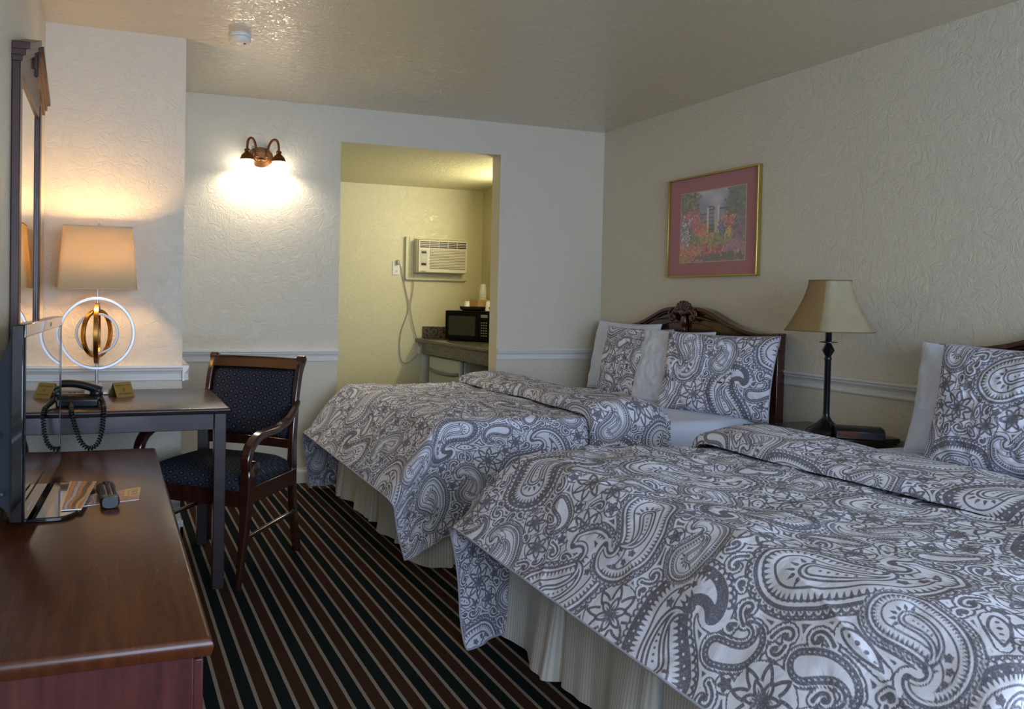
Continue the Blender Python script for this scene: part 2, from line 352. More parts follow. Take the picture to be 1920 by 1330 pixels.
# ------------------------------------------------------------------ paisley field (numpy, in metres; negative = ink)
# ---- paisley print: a periodic signed field (negative = ink), in metres
TS=(0.78,0.90); TN=(780,900)
class Tile:
    def __init__(s):
        s.F=np.full((TN[1],TN[0]),0.05,np.float32); s.Dm=np.full((TN[1],TN[0]),0.2,np.float32); s.px=TS[0]/TN[0]
    def win(s,x0,x1,y0,y1):
        i0,i1=int(math.floor(x0/s.px)),int(math.ceil(x1/s.px))+1; j0,j1=int(math.floor(y0/s.px)),int(math.ceil(y1/s.px))+1
        I=np.arange(i0,i1); J=np.arange(j0,j1)
        X,Y=np.meshgrid(I*s.px,J*s.px)
        return np.ix_(J%TN[1],I%TN[0]),X.astype(np.float32),Y.astype(np.float32)
    def poly(s,pts,w,taper=False):
        # stroke along a polyline
        pts=np.asarray(pts,float); n=len(pts)-1
        st=max(1,n//6)
        for a in range(0,n,st):
            seg=pts[a:min(a+st,n)+1]; m=w+.006
            ix,X,Y=s.win(seg[:,0].min()-m,seg[:,0].max()+m,seg[:,1].min()-m,seg[:,1].max()+m)
            D=s.F[ix]
            for k in range(len(seg)-1):
                (ax,ay),(bx,by)=seg[k],seg[k+1]; dx,dy=bx-ax,by-ay; l=dx*dx+dy*dy+1e-12
                t=np.clip(((X-ax)*dx+(Y-ay)*dy)/l,0,1)
                ww=w
                if taper:
                    u=(a+k+t)/n; ww=w*(1-u)+.0004
                D=np.minimum(D,np.hypot(X-ax-t*dx,Y-ay-t*dy)-ww)
            s.F[ix]=D
    def spine(s,C,R):
        x0=(C[:,0]-R).min()-.05;x1=(C[:,0]+R).max()+.05;y0=(C[:,1]-R).min()-.05;y1=(C[:,1]+R).max()+.05
        ix,X,Y=s.win(x0,x1,y0,y1)
        D=np.full(X.shape,1e3,np.float32)
        for (cx,cy),r in zip(C,R): D=np.minimum(D,np.hypot(X-cx,Y-cy)-r)
        return ix,D
    def reg(s,C,R,m=.10):
        C=np.asarray(C,float);R=np.asarray(R,float);ix,X,Y=s.win((C[:,0]-R).min()-m,(C[:,0]+R).max()+m,(C[:,1]-R).min()-m,(C[:,1]+R).max()+m)
        D=np.full(X.shape,1e3,np.float32)
        for (cx,cy),r in zip(C,R): D=np.minimum(D,np.hypot(X-cx,Y-cy)-r)
        s.Dm[ix]=np.minimum(s.Dm[ix],D)
    def free(s,C,R,gap):
        C=np.asarray(C,float); i=(np.round(C[:,0]/s.px).astype(int))%TN[0]; j=(np.round(C[:,1]/s.px).astype(int))%TN[1]
        return bool((s.Dm[j,i]>np.asarray(R)+gap).all())
    def clear(s,ix,D,off=0): s.F[ix]=np.maximum(s.F[ix],-(D-off))
    def ring(s,ix,D,at,w): s.F[ix]=np.minimum(s.F[ix],np.abs(D-at)-w)
    def fill(s,ix,D,at): s.F[ix]=np.minimum(s.F[ix],D-at)
    def dot(s,x,y,r):
        ix,X,Y=s.win(x-r-.01,x+r+.01,y-r-.01,y+r+.01); s.F[ix]=np.minimum(s.F[ix],np.hypot(X-x,Y-y)-r)
    def hole(s,x,y,r):
        ix,X,Y=s.win(x-r-.01,x+r+.01,y-r-.01,y+r+.01); s.F[ix]=np.maximum(s.F[ix],r-np.hypot(X-x,Y-y))
def contour(C,R,off):
    # offset contour of a tapered spine: one side, round the head, back along the other
    T=np.gradient(C,axis=0); T/=np.linalg.norm(T,axis=1)[:,None]+1e-9; Nn=np.stack([-T[:,1],T[:,0]],1)
    r=(R+off)[:,None]
    Lf=C+Nn*r; Rt=C-Nn*r
    a0=math.atan2(Nn[0,1],Nn[0,0]); cap=[(C[0,0]+(R[0]+off)*math.cos(a0+t),C[0,1]+(R[0]+off)*math.sin(a0+t)) for t in np.linspace(0,math.pi,24)[1:-1]]
    P=np.vstack([Lf[::-1],cap,Rt]); 
    return P
def resample(P,step):
    d=np.r_[0,np.cumsum(np.linalg.norm(np.diff(P,axis=0),axis=1))]; n=max(2,int(d[-1]/step)); u=np.linspace(0,d[-1],n)
    Q=np.stack([np.interp(u,d,P[:,0]),np.interp(u,d,P[:,1])],1); T=np.gradient(Q,axis=0); T/=np.linalg.norm(T,axis=1)[:,None]+1e-9
    return Q,np.stack([-T[:,1],T[:,0]],1)
def spine_pts(x,y,ang,L,curl,r0,hand,n=60):
    u=np.linspace(0,1,n); th=ang+hand*curl*u**2.2
    dx=np.cos(th)*L/n; dy=np.sin(th)*L/n
    C=np.stack([x+np.cumsum(dx),y+np.cumsum(dy)],1); R=r0*np.clip((1-u**1.25),0,1)**.75+.0015
    return C,R
def floret(T,x,y,r,a,n=5,w=.0022,star=True):
    C=np.array([[x,y]]);R=np.array([r*1.0])
    for k in range(n):
        t=a+k*2*math.pi/n; cx,cy=x+.58*r*math.cos(t),y+.58*r*math.sin(t)
        ix,D=T.spine(np.array([[cx,cy]]),np.array([.44*r])); T.clear(ix,D,.003)
    for k in range(n):
        t=a+k*2*math.pi/n; e=(x+r*1.12*math.cos(t),y+r*1.12*math.sin(t))
        p=[]
        for q in np.linspace(-1,1,15):
            rr=r*(.35+.77*(1-abs(q))**.7); tt=t+q*math.pi/n*.95
            p.append((x+rr*math.cos(tt),y+rr*math.sin(tt)))
        T.poly(p,w)
        if star: T.poly([(x+.12*r*math.cos(t),y+.12*r*math.sin(t)),(x+.72*r*math.cos(t),y+.72*r*math.sin(t))],w*1.1 if r<.04 else w*1.5,True)
    T.dot(x,y,.16*r)
def leaf(T,x,y,a,L,w0,veins=True):
    u=np.linspace(0,1,16); up=[];dn=[]
    c,s_=math.cos(a),math.sin(a)
    for t in u:
        h=w0*math.sin(math.pi*t**.8); bx=.25*w0*math.sin(math.pi*t)
        up.append((x+c*L*t-s_*(h+bx),y+s_*L*t+c*(h+bx))); dn.append((x+c*L*t-s_*(-h+bx),y+s_*L*t+c*(-h+bx)))
    mid=[((p[0]+q[0])/2,(p[1]+q[1])/2) for p,q in zip(up,dn)]
    R=np.array([np.hypot(p[0]-q[0],p[1]-q[1])/2 for p,q in zip(up,dn)])
    ix,D=T.spine(np.array(mid),R); T.clear(ix,D,.0045)
    T.ring(ix,D,0,.0021)
    if veins: 
        for k in range(3,14,3): T.dot(mid[k][0],mid[k][1],max(.002,R[k]*.28)); 
    else: T.fill(ix,D,-.006)
def paisley(T,x,y,ang,S,hand,kind=0):
    L=.30*S; curl=3.9; C,R=spine_pts(x,y,ang,L,curl,.068*S,hand)
    ix,D=T.spine(C,R)
    T.clear(ix,D,.017*S+.002); T.reg(C[::3],R[::3]+.016*S)
    # scalloped outer edge
    P=contour(C,R,.011*S); Q,Nn=resample(P,.0135*S)
    for k,(p,nn) in enumerate(zip(Q[3:-3],Nn[3:-3])):
        T.hole(p[0],p[1],.007*S)
        a0=math.atan2(nn[1],nn[0])
        T.poly([(p[0]+.0065*S*math.cos(a0+t),p[1]+.0065*S*math.sin(a0+t)) for t in np.linspace(math.pi*.5,math.pi*1.5,7)],.0018*S)
        if kind!=1: T.dot(p[0]-nn[0]*-.001,p[1]-nn[1]*-.001,.0016*S)
    T.ring(ix,D,.004*S,.0033*S)
    if kind==1:
        # thick dark band with light beads
        T.fill(ix,D,.002*S); T.clear(ix,D,-.013*S)
        Q,Nn=resample(contour(C,R,-.0050*S),.02*S)
        for p in Q[4:-4]: T.hole(p[0],p[1],.0030*S)
        inner=-.013*S
    else:
        T.ring(ix,D,-.008*S,.0016*S); inner=-.008*S
    # comb teeth
    Q,Nn=resample(contour(C,R,inner),.0105*S)
    n=len(Q)
    for k in range(8,n-8):
        p=Q[k];nn=Nn[k]; l=.0125*S*(1 if kind!=2 else .8)
        T.poly([(p[0],p[1]),(p[0]+nn[0]*l,p[1]+nn[1]*l)],.0026*S,kind!=2)
    T.ring(ix,D,inner-.021*S,.0019*S)
    # heart of the drop: small drop with leaf sprays
    h=(C[2]*.8+C[10]*.2)
    C2,R2=spine_pts(h[0],h[1],ang,L*.50,2.8,.023*S,hand,36)
    ix2,D2=T.spine(C2,R2); T.fill(ix2,D2,0); T.clear(ix2,D2,-.0045*S); T.fill(ix2,D2,-.0095*S); T.clear(ix2,D2,-.0135*S)
    for j in range(2,16,3): T.dot(C2[j][0],C2[j][1],.0026*S)
    for j in range(16,34,3): floret(T,C[j+12][0]+C[j+12][1]*0,C[j+12][1],.011*S*(1-j/60),j,5,.0015) if kind!=2 and j%2==0 else None
    for k in range(6):
        a=ang+math.pi+(-1.2+.48*k); rr=.029*S
        T.poly([(h[0]+rr*math.cos(a),h[1]+rr*math.sin(a)),(h[0]+(rr+.012*S)*math.cos(a),h[1]+(rr+.012*S)*math.sin(a))],.0034*S,True)
    # curled tip
    e=C[-1]; T.dot(e[0],e[1],.006*S)
def scroll(T,x,y,a,L,hand,w=.0034,lv=4):
    u=np.linspace(0,1,26); th=a+hand*4.2*u**2; st=L/26*(1-.45*u)
    P=np.stack([x+np.cumsum(np.cos(th)*st),y+np.cumsum(np.sin(th)*st)],1)
    ix,D=T.spine(P,np.full(len(P),.001)); T.clear(ix,D,.006)
    T.poly(P,w*1.1,False); T.dot(P[-1][0],P[-1][1],w*1.7)
    for k in range(lv):
        j=3+k*4; t=th[j]-hand*1.0
        T.poly([P[j],(P[j][0]+.012*math.cos(t),P[j][1]+.012*math.sin(t)),(P[j][0]+.022*math.cos(t+hand*.5),P[j][1]+.022*math.sin(t+hand*.5))],.0034,True)
def line_spine(x,y,a,L,r0,r1,curl=0,n=9):
    u=np.linspace(0,1,n); th=a+curl*u; st=L/n
    C=np.stack([x+np.cumsum(np.cos(th)*st),y+np.cumsum(np.sin(th)*st)],1); return C,r0+(r1-r0)*u
def make_tile():
    rnd=random.Random(5); T=Tile(); W,H=TS
    big=[(.16,.16,1.0,1.1,1,0),(.56,.30,2.5,1.15,-1,1),(.18,.52,-.6,.95,-1,0),(.60,.66,.6,1.2,1,0),(.30,.80,3.6,.85,1,1),(.40,.10,-1.6,.7,-1,2),(.75,.10,2.0,.62,1,2),(.40,.50,1.4,.62,1,2),(.02,.72,.2,.7,-1,0)]
    for x,y,r in ((.36,.30,.062),(.74,.45,.055),(.08,.36,.045),(.44,.68,.055),(.12,.90,.05),(.68,.86,.045)):
        a=rnd.uniform(0,6); floret(T,x,y,r,a,8,.0030,False); floret(T,x,y,r*.58,a+.4,6,.0026,True); T.reg([(x,y)],[r*1.1])
    for b in big: paisley(T,*b)
    # medium and small motifs dropped only where there is room, so every outline stays whole
    def tries(n,fn):
        for _ in range(n): fn(rnd.uniform(0,W),rnd.uniform(0,H),rnd.uniform(0,6.283))
    def fl(r):
        def f(x,y,a):
            if T.free([(x,y)],[r*1.1],.004): floret(T,x,y,r,a,6 if r>.02 else 5,.0026 if r>.02 else .0021); T.reg([(x,y)],[r*1.12])
        return f
    def lf(L,w):
        def f(x,y,a):
            C,R=line_spine(x,y,a,L,w,w*.5)
            if T.free(C,R,.005): leaf(T,x,y,a,L,w,L>.07); T.reg(C,R)
        return f
    def dr(L,w):
        def f(x,y,a):
            h=rnd.choice((-1,1)); C,R=spine_pts(x,y,a,L,3.4,w,h,24)
            if T.free(C[::3],R[::3],.006):
                ix,D=T.spine(C,R); T.ring(ix,D,-.0005,.0026); T.ring(ix,D,-.0085,.0018) if w>.017 else T.fill(ix,D,-.0075)
                Q,Nn=resample(contour(C,R,-.002),.010)
                for k in range(3,len(Q)-3): 
                    if w>.017: T.poly([Q[k],(Q[k][0]+Nn[k][0]*.004,Q[k][1]+Nn[k][1]*.004)],.0022)
                T.reg(C[::2],R[::2]+.002)
        return f
    def cu(L):
        def f(x,y,a):
            h=rnd.choice((-1,1)); u=np.linspace(0,1,22); th=a+h*5.0*u**1.8; st=L/22*(1-.5*u)
            P=np.stack([x+np.cumsum(np.cos(th)*st),y+np.cumsum(np.sin(th)*st)],1)
            if T.free(P[::3],np.full(len(P[::3]),.004),.0035): T.poly(P,.0030); T.dot(P[-1][0],P[-1][1],.0052); T.dot(P[0][0],P[0][1],.0040); T.reg(P[::2],np.full(len(P[::2]),.0045))
        return f
    tries(900,dr(.15,.026)); tries(1200,fl(.030)); tries(1200,lf(.085,.014)); tries(1500,dr(.10,.018)); tries(1500,cu(.11)); tries(1500,fl(.017)); tries(2500,lf(.048,.009)); tries(2500,cu(.07)); tries(2500,fl(.012)); tries(2500,cu(.045))
    # echo lines round everything
    D=T.Dm; e=np.abs(((D-.0052)/.0108)%1-.0)*.0108; e=np.minimum(e,.0108-e); e=np.where(D>.0032,e,.05)
    T.F=np.minimum(T.F,(e-.0021).astype(np.float32))
    return T.F
def sample(F,u,v):
    px=TS[0]/TN[0]; x=np.mod(u/px,TN[0]); y=np.mod(v/px,TN[1]); i=x.astype(int)%TN[0]; j=y.astype(int)%TN[1]; fx=x-np.floor(x);fy=y-np.floor(y)
    i2=(i+1)%TN[0];j2=(j+1)%TN[1]
    return (F[j,i]*(1-fx)+F[j,i2]*fx)*(1-fy)+(F[j2,i]*(1-fx)+F[j2,i2]*fx)*fy

INK = make_tile()
PS = 1.15
def ink(u, v, rot=0.0):
    c, s = math.cos(rot), math.sin(rot); u2 = (u*c-v*s)/PS+8; v2 = (u*s+v*c)/PS+8
    return sample(INK, u2, v2)
# value noise for cloth
def vnoise(u, v, seed, freq):
    rs = np.random.RandomState(seed); Tb = rs.rand(64, 64)
    x = u*freq+100; y = v*freq+100; i = np.floor(x).astype(int); j = np.floor(y).astype(int); fx = x-i; fy = y-j; fx = fx*fx*(3-2*fx); fy = fy*fy*(3-2*fy)
    a = Tb[i % 64, j % 64]; b = Tb[(i+1) % 64, j % 64]; c = Tb[i % 64, (j+1) % 64]; d = Tb[(i+1) % 64, (j+1) % 64]
    return (a*(1-fx)+b*fx)*(1-fy)+(c*(1-fx)+d*fx)*fy-.5
def gauss1(P, sig, axis):
    """gaussian along one axis with linear extrapolation at the ends"""
    k = int(3*sig)+1; w = np.exp(-.5*(np.arange(-k, k+1)/sig)**2); w /= w.sum()
    P = np.moveaxis(P, axis, 0); n = P.shape[0]
    lo = P[0]+(P[0]-P[1])*np.arange(k, 0, -1).reshape(-1, *[1]*(P.ndim-1)); hi = P[-1]+(P[-1]-P[-2])*np.arange(1, k+1).reshape(-1, *[1]*(P.ndim-1))
    Q = np.concatenate([lo, P, hi]); R = np.zeros_like(P)
    for i, ww_ in enumerate(w): R += ww_*Q[i:i+n]
    return np.moveaxis(R, 0, axis)
def normals(P):
    a = np.gradient(P, axis=0); b = np.gradient(P, axis=1); n = np.cross(a, b); n /= np.linalg.norm(n, axis=2, keepdims=True)+1e-12; return n

# ------------------------------------------------------------------ beds
XH = 3.353
def headboard(parent, yc, hw):
    dys = [0, .06, .12, .17, .22, .30, .38, .46, .53, .60, .68, .735]; zs = [1.185, 1.186, 1.184, 1.178, 1.165, 1.132, 1.100, 1.075, 1.060, 1.053, 1.053, 1.058]
    k = hw/.735; n = 40; top = []
    for i in range(n+1):
        d = i/n*.735; top.append((d*k, float(np.interp(d, dys, zs))))
    out = [(yc+d, z) for d, z in top[::-1]]+[(yc-d, z) for d, z in top[1:]]
    g = G()
    # slab below the rail
    g.prism([(yc+hw-.02, .28)]+[(y if abs(y-yc) < hw-.02 else yc+math.copysign(hw-.02, y-yc), z-.03) for y, z in out]+[(yc-hw+.02, .28)], XH, XH+.035, 'x')
    g.build('panel', M_head, parent, world=True, bevel=.003)
    # raised top rail following the curve
    def band(w0, w1, x0, x1):
        g = G(); pts = out; m = len(pts); vs = []
        for (y, z) in pts:
            for (x, dz) in ((x0, -w1), (x1, -w1), (x1, -w0), (x0, -w0)): vs.append((x, y, z+dz-0*w0))
        fs = []
        for i in range(m-1):
            for q in range(4): fs.append((i*4+q, i*4+(q+1) % 4, (i+1)*4+(q+1) % 4, (i+1)*4+q))
        fs += [(0, 1, 2, 3), ((m-1)*4+3, (m-1)*4+2, (m-1)*4+1, (m-1)*4)]
        return g.add(vs, fs)
    g = band(0, .022, XH-.028, XH+.04)
    for a in (band(.022, .034, XH-.016, XH+.036), band(.034, .10, XH-.006, XH+.036)): g.add(a.v, a.f)
    g.build('top_rail', M_head, parent, world=True, bevel=.004)
    # posts
    for s_ in (-1, 1):
        y = yc+s_*(hw-.035)
        G().box(XH-.012, XH+.04, y-.03, y+.03, 0, 1.03).build('post', M_head, parent, world=True, bevel=.004)
    # carved crest: shell lobes, scrolls and centre leaf
    g = G(); xc = XH-.02
    for i in range(9):
        a = pi*(.04+.92*i/8); g.tube([(xc-.004, yc+math.cos(a)*r*1.05, 1.150+math.sin(a)*r*.95) for r in np.linspace(.012, .078, 8)], [.006, .009, .012, .014, .016, .017, .015, .008], 10)
    g.ball((xc-.008, yc, 1.150), .026, 16, (.7, 1.2, .9))
    for s_ in (-1, 1):
        pts = []; rad = []
        for i in range(40):
            t = i/39; a = pi*.5+t*3.6*pi*.72; rr = .025*(1-t)+.005
            pts.append((xc-.012, yc+s_*(.078-rr*math.cos(a)*1.0+.02*(1-t)), 1.115+rr*math.sin(a)*1.1+.02*(1-t))); rad.append(.011*(1-.4*t))
        g.tube(pts, rad, 10)
        g.tube([(xc-.008, yc+s_*(.05+.05*i/8), 1.155+.012*math.sin(i/8*pi)-.025*(i/8)**2) for i in range(9)]+[(xc-.004, yc+s_*(.10+.2*i/10), 1.128-.03*(i/10)) for i in range(1, 11)], [.013]*9+[.013*(1-.85*i/10) for i in range(1, 11)], 10)
        g.ball((xc-.02, yc+s_*.088, 1.105), .012, 12)
    g.ball((xc, yc, 1.10), .03, 14, (.6, .8, 1.7)); g.ball((xc, yc, 1.045), .02, 12, (.6, .8, 1.4))
    g.build('carved_crest', M_head, parent, world=True, smooth=True)
def soft_box(x0, x1, y0, y1, z0, z1, r, nx=40, ny=40, bul=.01):
    """rounded box: superellipsoid-like closed surface"""
    g = G(); vs = []; fs = []; cx, cy, cz = (x0+x1)/2, (y0+y1)/2, (z0+z1)/2; hx, hy, hz = (x1-x0)/2, (y1-y0)/2, (z1-z0)/2
    prof = []
    for i in range(9): a = -pi/2+i/8*pi/2; prof.append((r*math.cos(a)-r, -hz+r+r*math.sin(a)))
    for i in range(9): a = i/8*pi/2; prof.append((r*math.cos(a)-r, hz-r+r*math.sin(a)))
    ring = []; q = r*1.6
    for (sx, sy, a0) in ((1, -1, -pi/2), (1, 1, 0), (-1, 1, pi/2), (-1, -1, pi)):
        for i in range(7): a = a0+i/6*pi/2; ring.append((sx*(hx-q)+q*math.cos(a), sy*(hy-q)+q*math.sin(a), math.cos(a), math.sin(a)))
    n = len(ring)
    for off, z in prof:
        for (x, y, nx_, ny_) in ring: vs.append((cx+x+nx_*off, cy+y+ny_*off, cz+z))
    m = len(prof)
    for i in range(m-1):
        for k in range(n): fs.append((i*n+k, i*n+(k+1) % n, (i+1)*n+(k+1) % n, (i+1)*n+k))
    fs.append(tuple(range(n-1, -1, -1))); fs.append(tuple((m-1)*n+k for k in range(n)))
    return g.add(vs, fs)
def skirt(parent, xf, y0, y1, xh, seed, z1=.33):
    rs = random.Random(seed); path = []
    def seg(p, q, n):
        for i in range(n): t = i/n; path.append((p[0]+(q[0]-p[0])*t, p[1]+(q[1]-p[1])*t))
    d = .006
    seg((xh, y0), (xf, y0), int((xh-xf)/d)); seg((xf, y0), (xf, y1), int((y1-y0)/d)); seg((xf, y1), (xh, y1), int((xh-xf)/d)); path.append((xh, y1))
    P = np.array(path); P2 = gauss1(P, 3.0, 0); T = np.gradient(P2, axis=0); T /= np.linalg.norm(T, axis=1)[:, None]; N = np.stack([T[:, 1]*-1, T[:, 0]], 1)
    c = P2.mean(0); sgn = np.sign(((P2-c)*N).sum(1)); N = N*np.median(sgn)
    s = np.r_[0, np.cumsum(np.linalg.norm(np.diff(P2, axis=0), axis=1))]
    zz = np.linspace(0, 1, 22); out = np.zeros((len(s), 22, 3)); L = s[-1]
    # folds: soft waves plus sharp inverted pleats
    w = .014*np.sin(s*2*pi/.41+rs.uniform(0, 6))+.007*np.sin(s*2*pi/.233+rs.uniform(0, 6))+.0015*np.sin(s*2*pi/.081)
    pl = np.zeros_like(s)
    q = .23
    while q < L-.1:
        pl += -np.exp(-((s-q)/.012)**2)*.032+np.exp(-((s-q-.035)/.02)**2)*.016; q += rs.uniform(.42, .62)
    for j, t in enumerate(zz):
        k = (1-t); o = .004+k*.028+(w*1.2+pl)*(.12+k**1.1)
        out[:, j, 0] = P2[:, 0]+N[:, 0]*o; out[:, j, 1] = P2[:, 1]+N[:, 1]*o; out[:, j, 2] = .006+t*(z1-.006)+.004*k*np.sin(s*9)
    ink_ = np.repeat(s[:, None]+.0, 22, 1)
    grid_mesh('bed_skirt', out, M_skirt, parent, attr=ink_)
def bed(yc, hw, hbc, hbw, seed, label):
    b = thing('bed', label, 'bed', (2.3, yc, 0))
    headboard(b, hbc, hbw)
    xf = 1.375; o = (2.3, yc)
    g = soft_box(xf, XH-.03, yc-hw, yc+hw, .33, .61, .06); g.build('mattress', M_sheet, b, world=True, smooth=True)
    soft_box(xf, XH-.03, yc-hw+.01, yc+hw-.01, .12, .33, .02).build('box_spring', M_sheet, b, world=True, smooth=True)
    for (x, y) in ((xf+.08, -1), (xf+.08, 1), (XH-.12, -1), (XH-.12, 1)): G().lathe([(.02, 0), (.026, .12)], 16, Matrix.Translation((x, yc+y*(hw-.08), 0))).build('leg', M_black, b, world=True)
    import types
    # skirt built in bed coordinates
    skirt(b, xf-2.3, -hw+.0, hw-.0, XH-.05-2.3, seed)
    return b
bed(4.07, .745, 4.08, .735, 3, 'far bed with paisley duvet beside the back wall, dark carved headboard')
bed(1.735, .845, 1.725, .745, 8, 'near bed with paisley duvet in the foreground, beside the nightstand')

def duvet(name, yc, hwF, hwN, far, near, seed, label, rot, hs=1, zt=.66, d=.0033):
    """far/near: corner patches (A hem end of the foot flap, T tip, B side hem) as world points; far side is +y"""
    xf = 1.40; x1 = 2.64; af = .37; b = .62
    y1, y0 = yc+hwF, yc-hwN
    ns = int((x1-xf)/d); na = int(af/d); nt = int((y1-y0)/d); nb = int(b/d)
    S_ = np.r_[-np.arange(na, 0, -1)/na, np.linspace(0, 1, ns)]           # <0: foot flap
    T_ = np.r_[-np.arange(nb, 0, -1)/nb, np.linspace(0, 1, nt), 1+np.arange(1, nb+1)/nb]
    s, t = np.meshgrid(S_, T_, indexing='ij'); P = np.zeros(s.shape+(3,))
    sa = np.clip(-s, 0, 1); sx = np.clip(s, 0, 1); tc = np.clip(t, 0, 1); bf = np.clip(t-1, 0, 1); bn = np.clip(-t, 0, 1)
    Cf, Cn = np.array([xf, y1, zt]), np.array([xf, y0, zt]); A1, T1, B1 = map(np.array, far); A0, T0, B0 = map(np.array, near)
    top = (xf+(x1-xf)*sx)[..., None]*np.array([1, 0, 0])+(y0+(y1-y0)*tc)[..., None]*np.array([0, 1, 0])+np.array([0, 0, zt])
    # foot flap between the two corner patches
    Af = A0+(A1-A0)*tc[..., None]; Cc = Cn+(Cf-Cn)*tc[..., None]
    flap = Cc+(Af-Cc)*sa[..., None]
    P = np.where((s < 0)[..., None], flap, top)
    # side drops
    dropf = B1-Cf; dropn = B0-Cn
    k = (sx)[..., None]
    df = dropf*(1-k)+np.array([0, dropf[1], dropf[2]*1.0])*k; dn = dropn*(1-k)+np.array([0, dropn[1], dropn[2]])*k
    P = P+np.where((s >= 0)[..., None], df*bf[..., None]+dn*bn[..., None], 0)
    # corner patches, bilinear
    for (Cx, A, Tp, B, bb) in ((Cf, A1, T1, B1, bf), (Cn, A0, T0, B0, bn)):
        m = (s < 0) & (bb > 0); a = sa[..., None]; q = bb[..., None]
        pp = Cx*(1-a)*(1-q)+A*a*(1-q)+B*(1-a)*q+Tp*a*q
        P = np.where(m[..., None], pp, P)
    sig = .030/d
    P0 = P.copy()
    P = gauss1(gauss1(P, sig, 0), sig, 1)
    L = (S_*np.where(S_ < 0, af, x1-xf)); V = np.where(T_ < 0, T_*b, np.where(T_ > 1, (y1-y0)+(T_-1)*b, T_*(y1-y0)))
    u, v = np.meshgrid(L, V, indexing='ij')
    N = normals(P); N *= np.sign(N[len(S_)//2, len(T_)//2, 2])
    puff = .030*vnoise(u, v, seed, 3.1)+.022*vnoise(u, v, seed+1, 6.3)+.009*vnoise(u, v, seed+2, 14)+.004*vnoise(u*.6, v, seed+3, 34)
    wv = vnoise(u, v, seed+7, 2.2)*.25
    wr = (1-np.abs(2*vnoise(u+wv, v*.45+wv, seed+4, 9)))**7*.006
    hang = np.clip(np.maximum(bf, bn)*1.5, 0, 1)
    fold = np.sin(u*2*pi/.43+seed)*.022*hang+np.sin(u*2*pi/.21+seed*2)*.010*hang
    P = P+N*(puff+wr+fold)[..., None]
    P[..., 2] = np.maximum(P[..., 2], .012+.004*np.sin(u*40))
    o = thing(name, label, 'duvet', (2.1, yc, 0))
    K = np.array([2.1, yc, 0])
    I = ink(u, v, rot)
    grid_mesh('cover', P-K, M_print, o, attr=I)
    # hem seam as a rolled piping
    st = 8; edge = np.concatenate([P[::-st, 0][0:], P[0, ::st], P[::st, -1]])-K
    G().tube([tuple(p) for p in edge], .0035, 8).build('hem', M_hem, o, smooth='full')
    # the turned-back head end: a thick roll
    prof = [(0.0, .012), (.0, .05), (.02, .078), (.07, .093), (.15, .098), (.25, .098), (.34, .094), (.41, .080), (.455, .050), (.462, .016), (.44, -.02), (.38, -.035)]
    pr = np.array(prof)*np.array([.94, hs]); dd = np.r_[0, np.cumsum(np.linalg.norm(np.diff(pr, axis=0), axis=1))]; n = int(dd[-1]/d); q = np.linspace(0, dd[-1], n)
    px = np.interp(q, dd, pr[:, 0]); ph = np.interp(q, dd, pr[:, 1]); pp = gauss1(np.stack([px, ph], 1), 4, 0); px, ph = pp[:, 0], pp[:, 1]
    X0 = 2.17
    xi = (X0+px[:, None]+.02*vnoise(np.zeros_like(V)[None, :], V[None, :], seed+9, 3.)*2-xf)/(x1-xf)
    base = P0.copy(); base = gauss1(gauss1(base, sig*1.3, 0), sig*1.3, 1)
    fi = np.clip(xi*(ns-1)+na, 0, None); i0 = np.clip(np.floor(fi).astype(int), 0, len(S_)-2); fr = fi-i0
    jj = np.arange(len(T_))[None, :].repeat(n, 0); Bp = base[i0, jj]*(1-fr[..., None])+base[i0+1, jj]*fr[..., None]; Nn = N[np.clip(i0, 0, len(S_)-3), jj]
    Nn = gauss1(gauss1(Nn, 8, 1), 4, 0); Nn /= np.linalg.norm(Nn, axis=2, keepdims=True)
    uu, vv = np.meshgrid(q, V, indexing='ij')
    pf = (.020*vnoise(uu, vv, seed+20, 4.3)+.012*vnoise(uu, vv, seed+21, 9)+.005*vnoise(uu, vv, seed+22, 22))*np.clip(ph/.06, 0, 1)[:, None]
    Q = Bp+Nn*((ph[:, None]*(1+.12*np.sin(vv*5+seed))+pf))[..., None]
    # keep the roll's side drops short of the floor
    Q = Q[:, nb//5:-nb//5] if False else Q
    grid_mesh('turned_back_fold', Q-K, M_print, o, attr=ink(uu*1+3.3, vv+.4, rot+.5))
    return o
M_hem = Mat('duvet_piping', srgb(176, 176, 190), .8).m
duvet('duvet', 4.07, .775, .765, ((1.135, 4.87, .375), (1.205, 4.89, .01), (1.41, 4.92, .03)), ((1.165, 3.26, .33), (1.20, 3.22, .09), (1.44, 3.23, .17)), 31,
      'grey and white paisley duvet on the far bed, folded back at the pillows', 0.35, .74)
duvet('duvet', 1.725, .865, .865, ((1.145, 2.60, .41), (1.185, 2.47, .012), (1.39, 2.60, .03)), ((1.15, .82, .38), (1.20, .78, .06), (1.42, .79, .06)), 57,
      'grey and white paisley duvet on the near bed, filling the foreground', 1.9, .62)

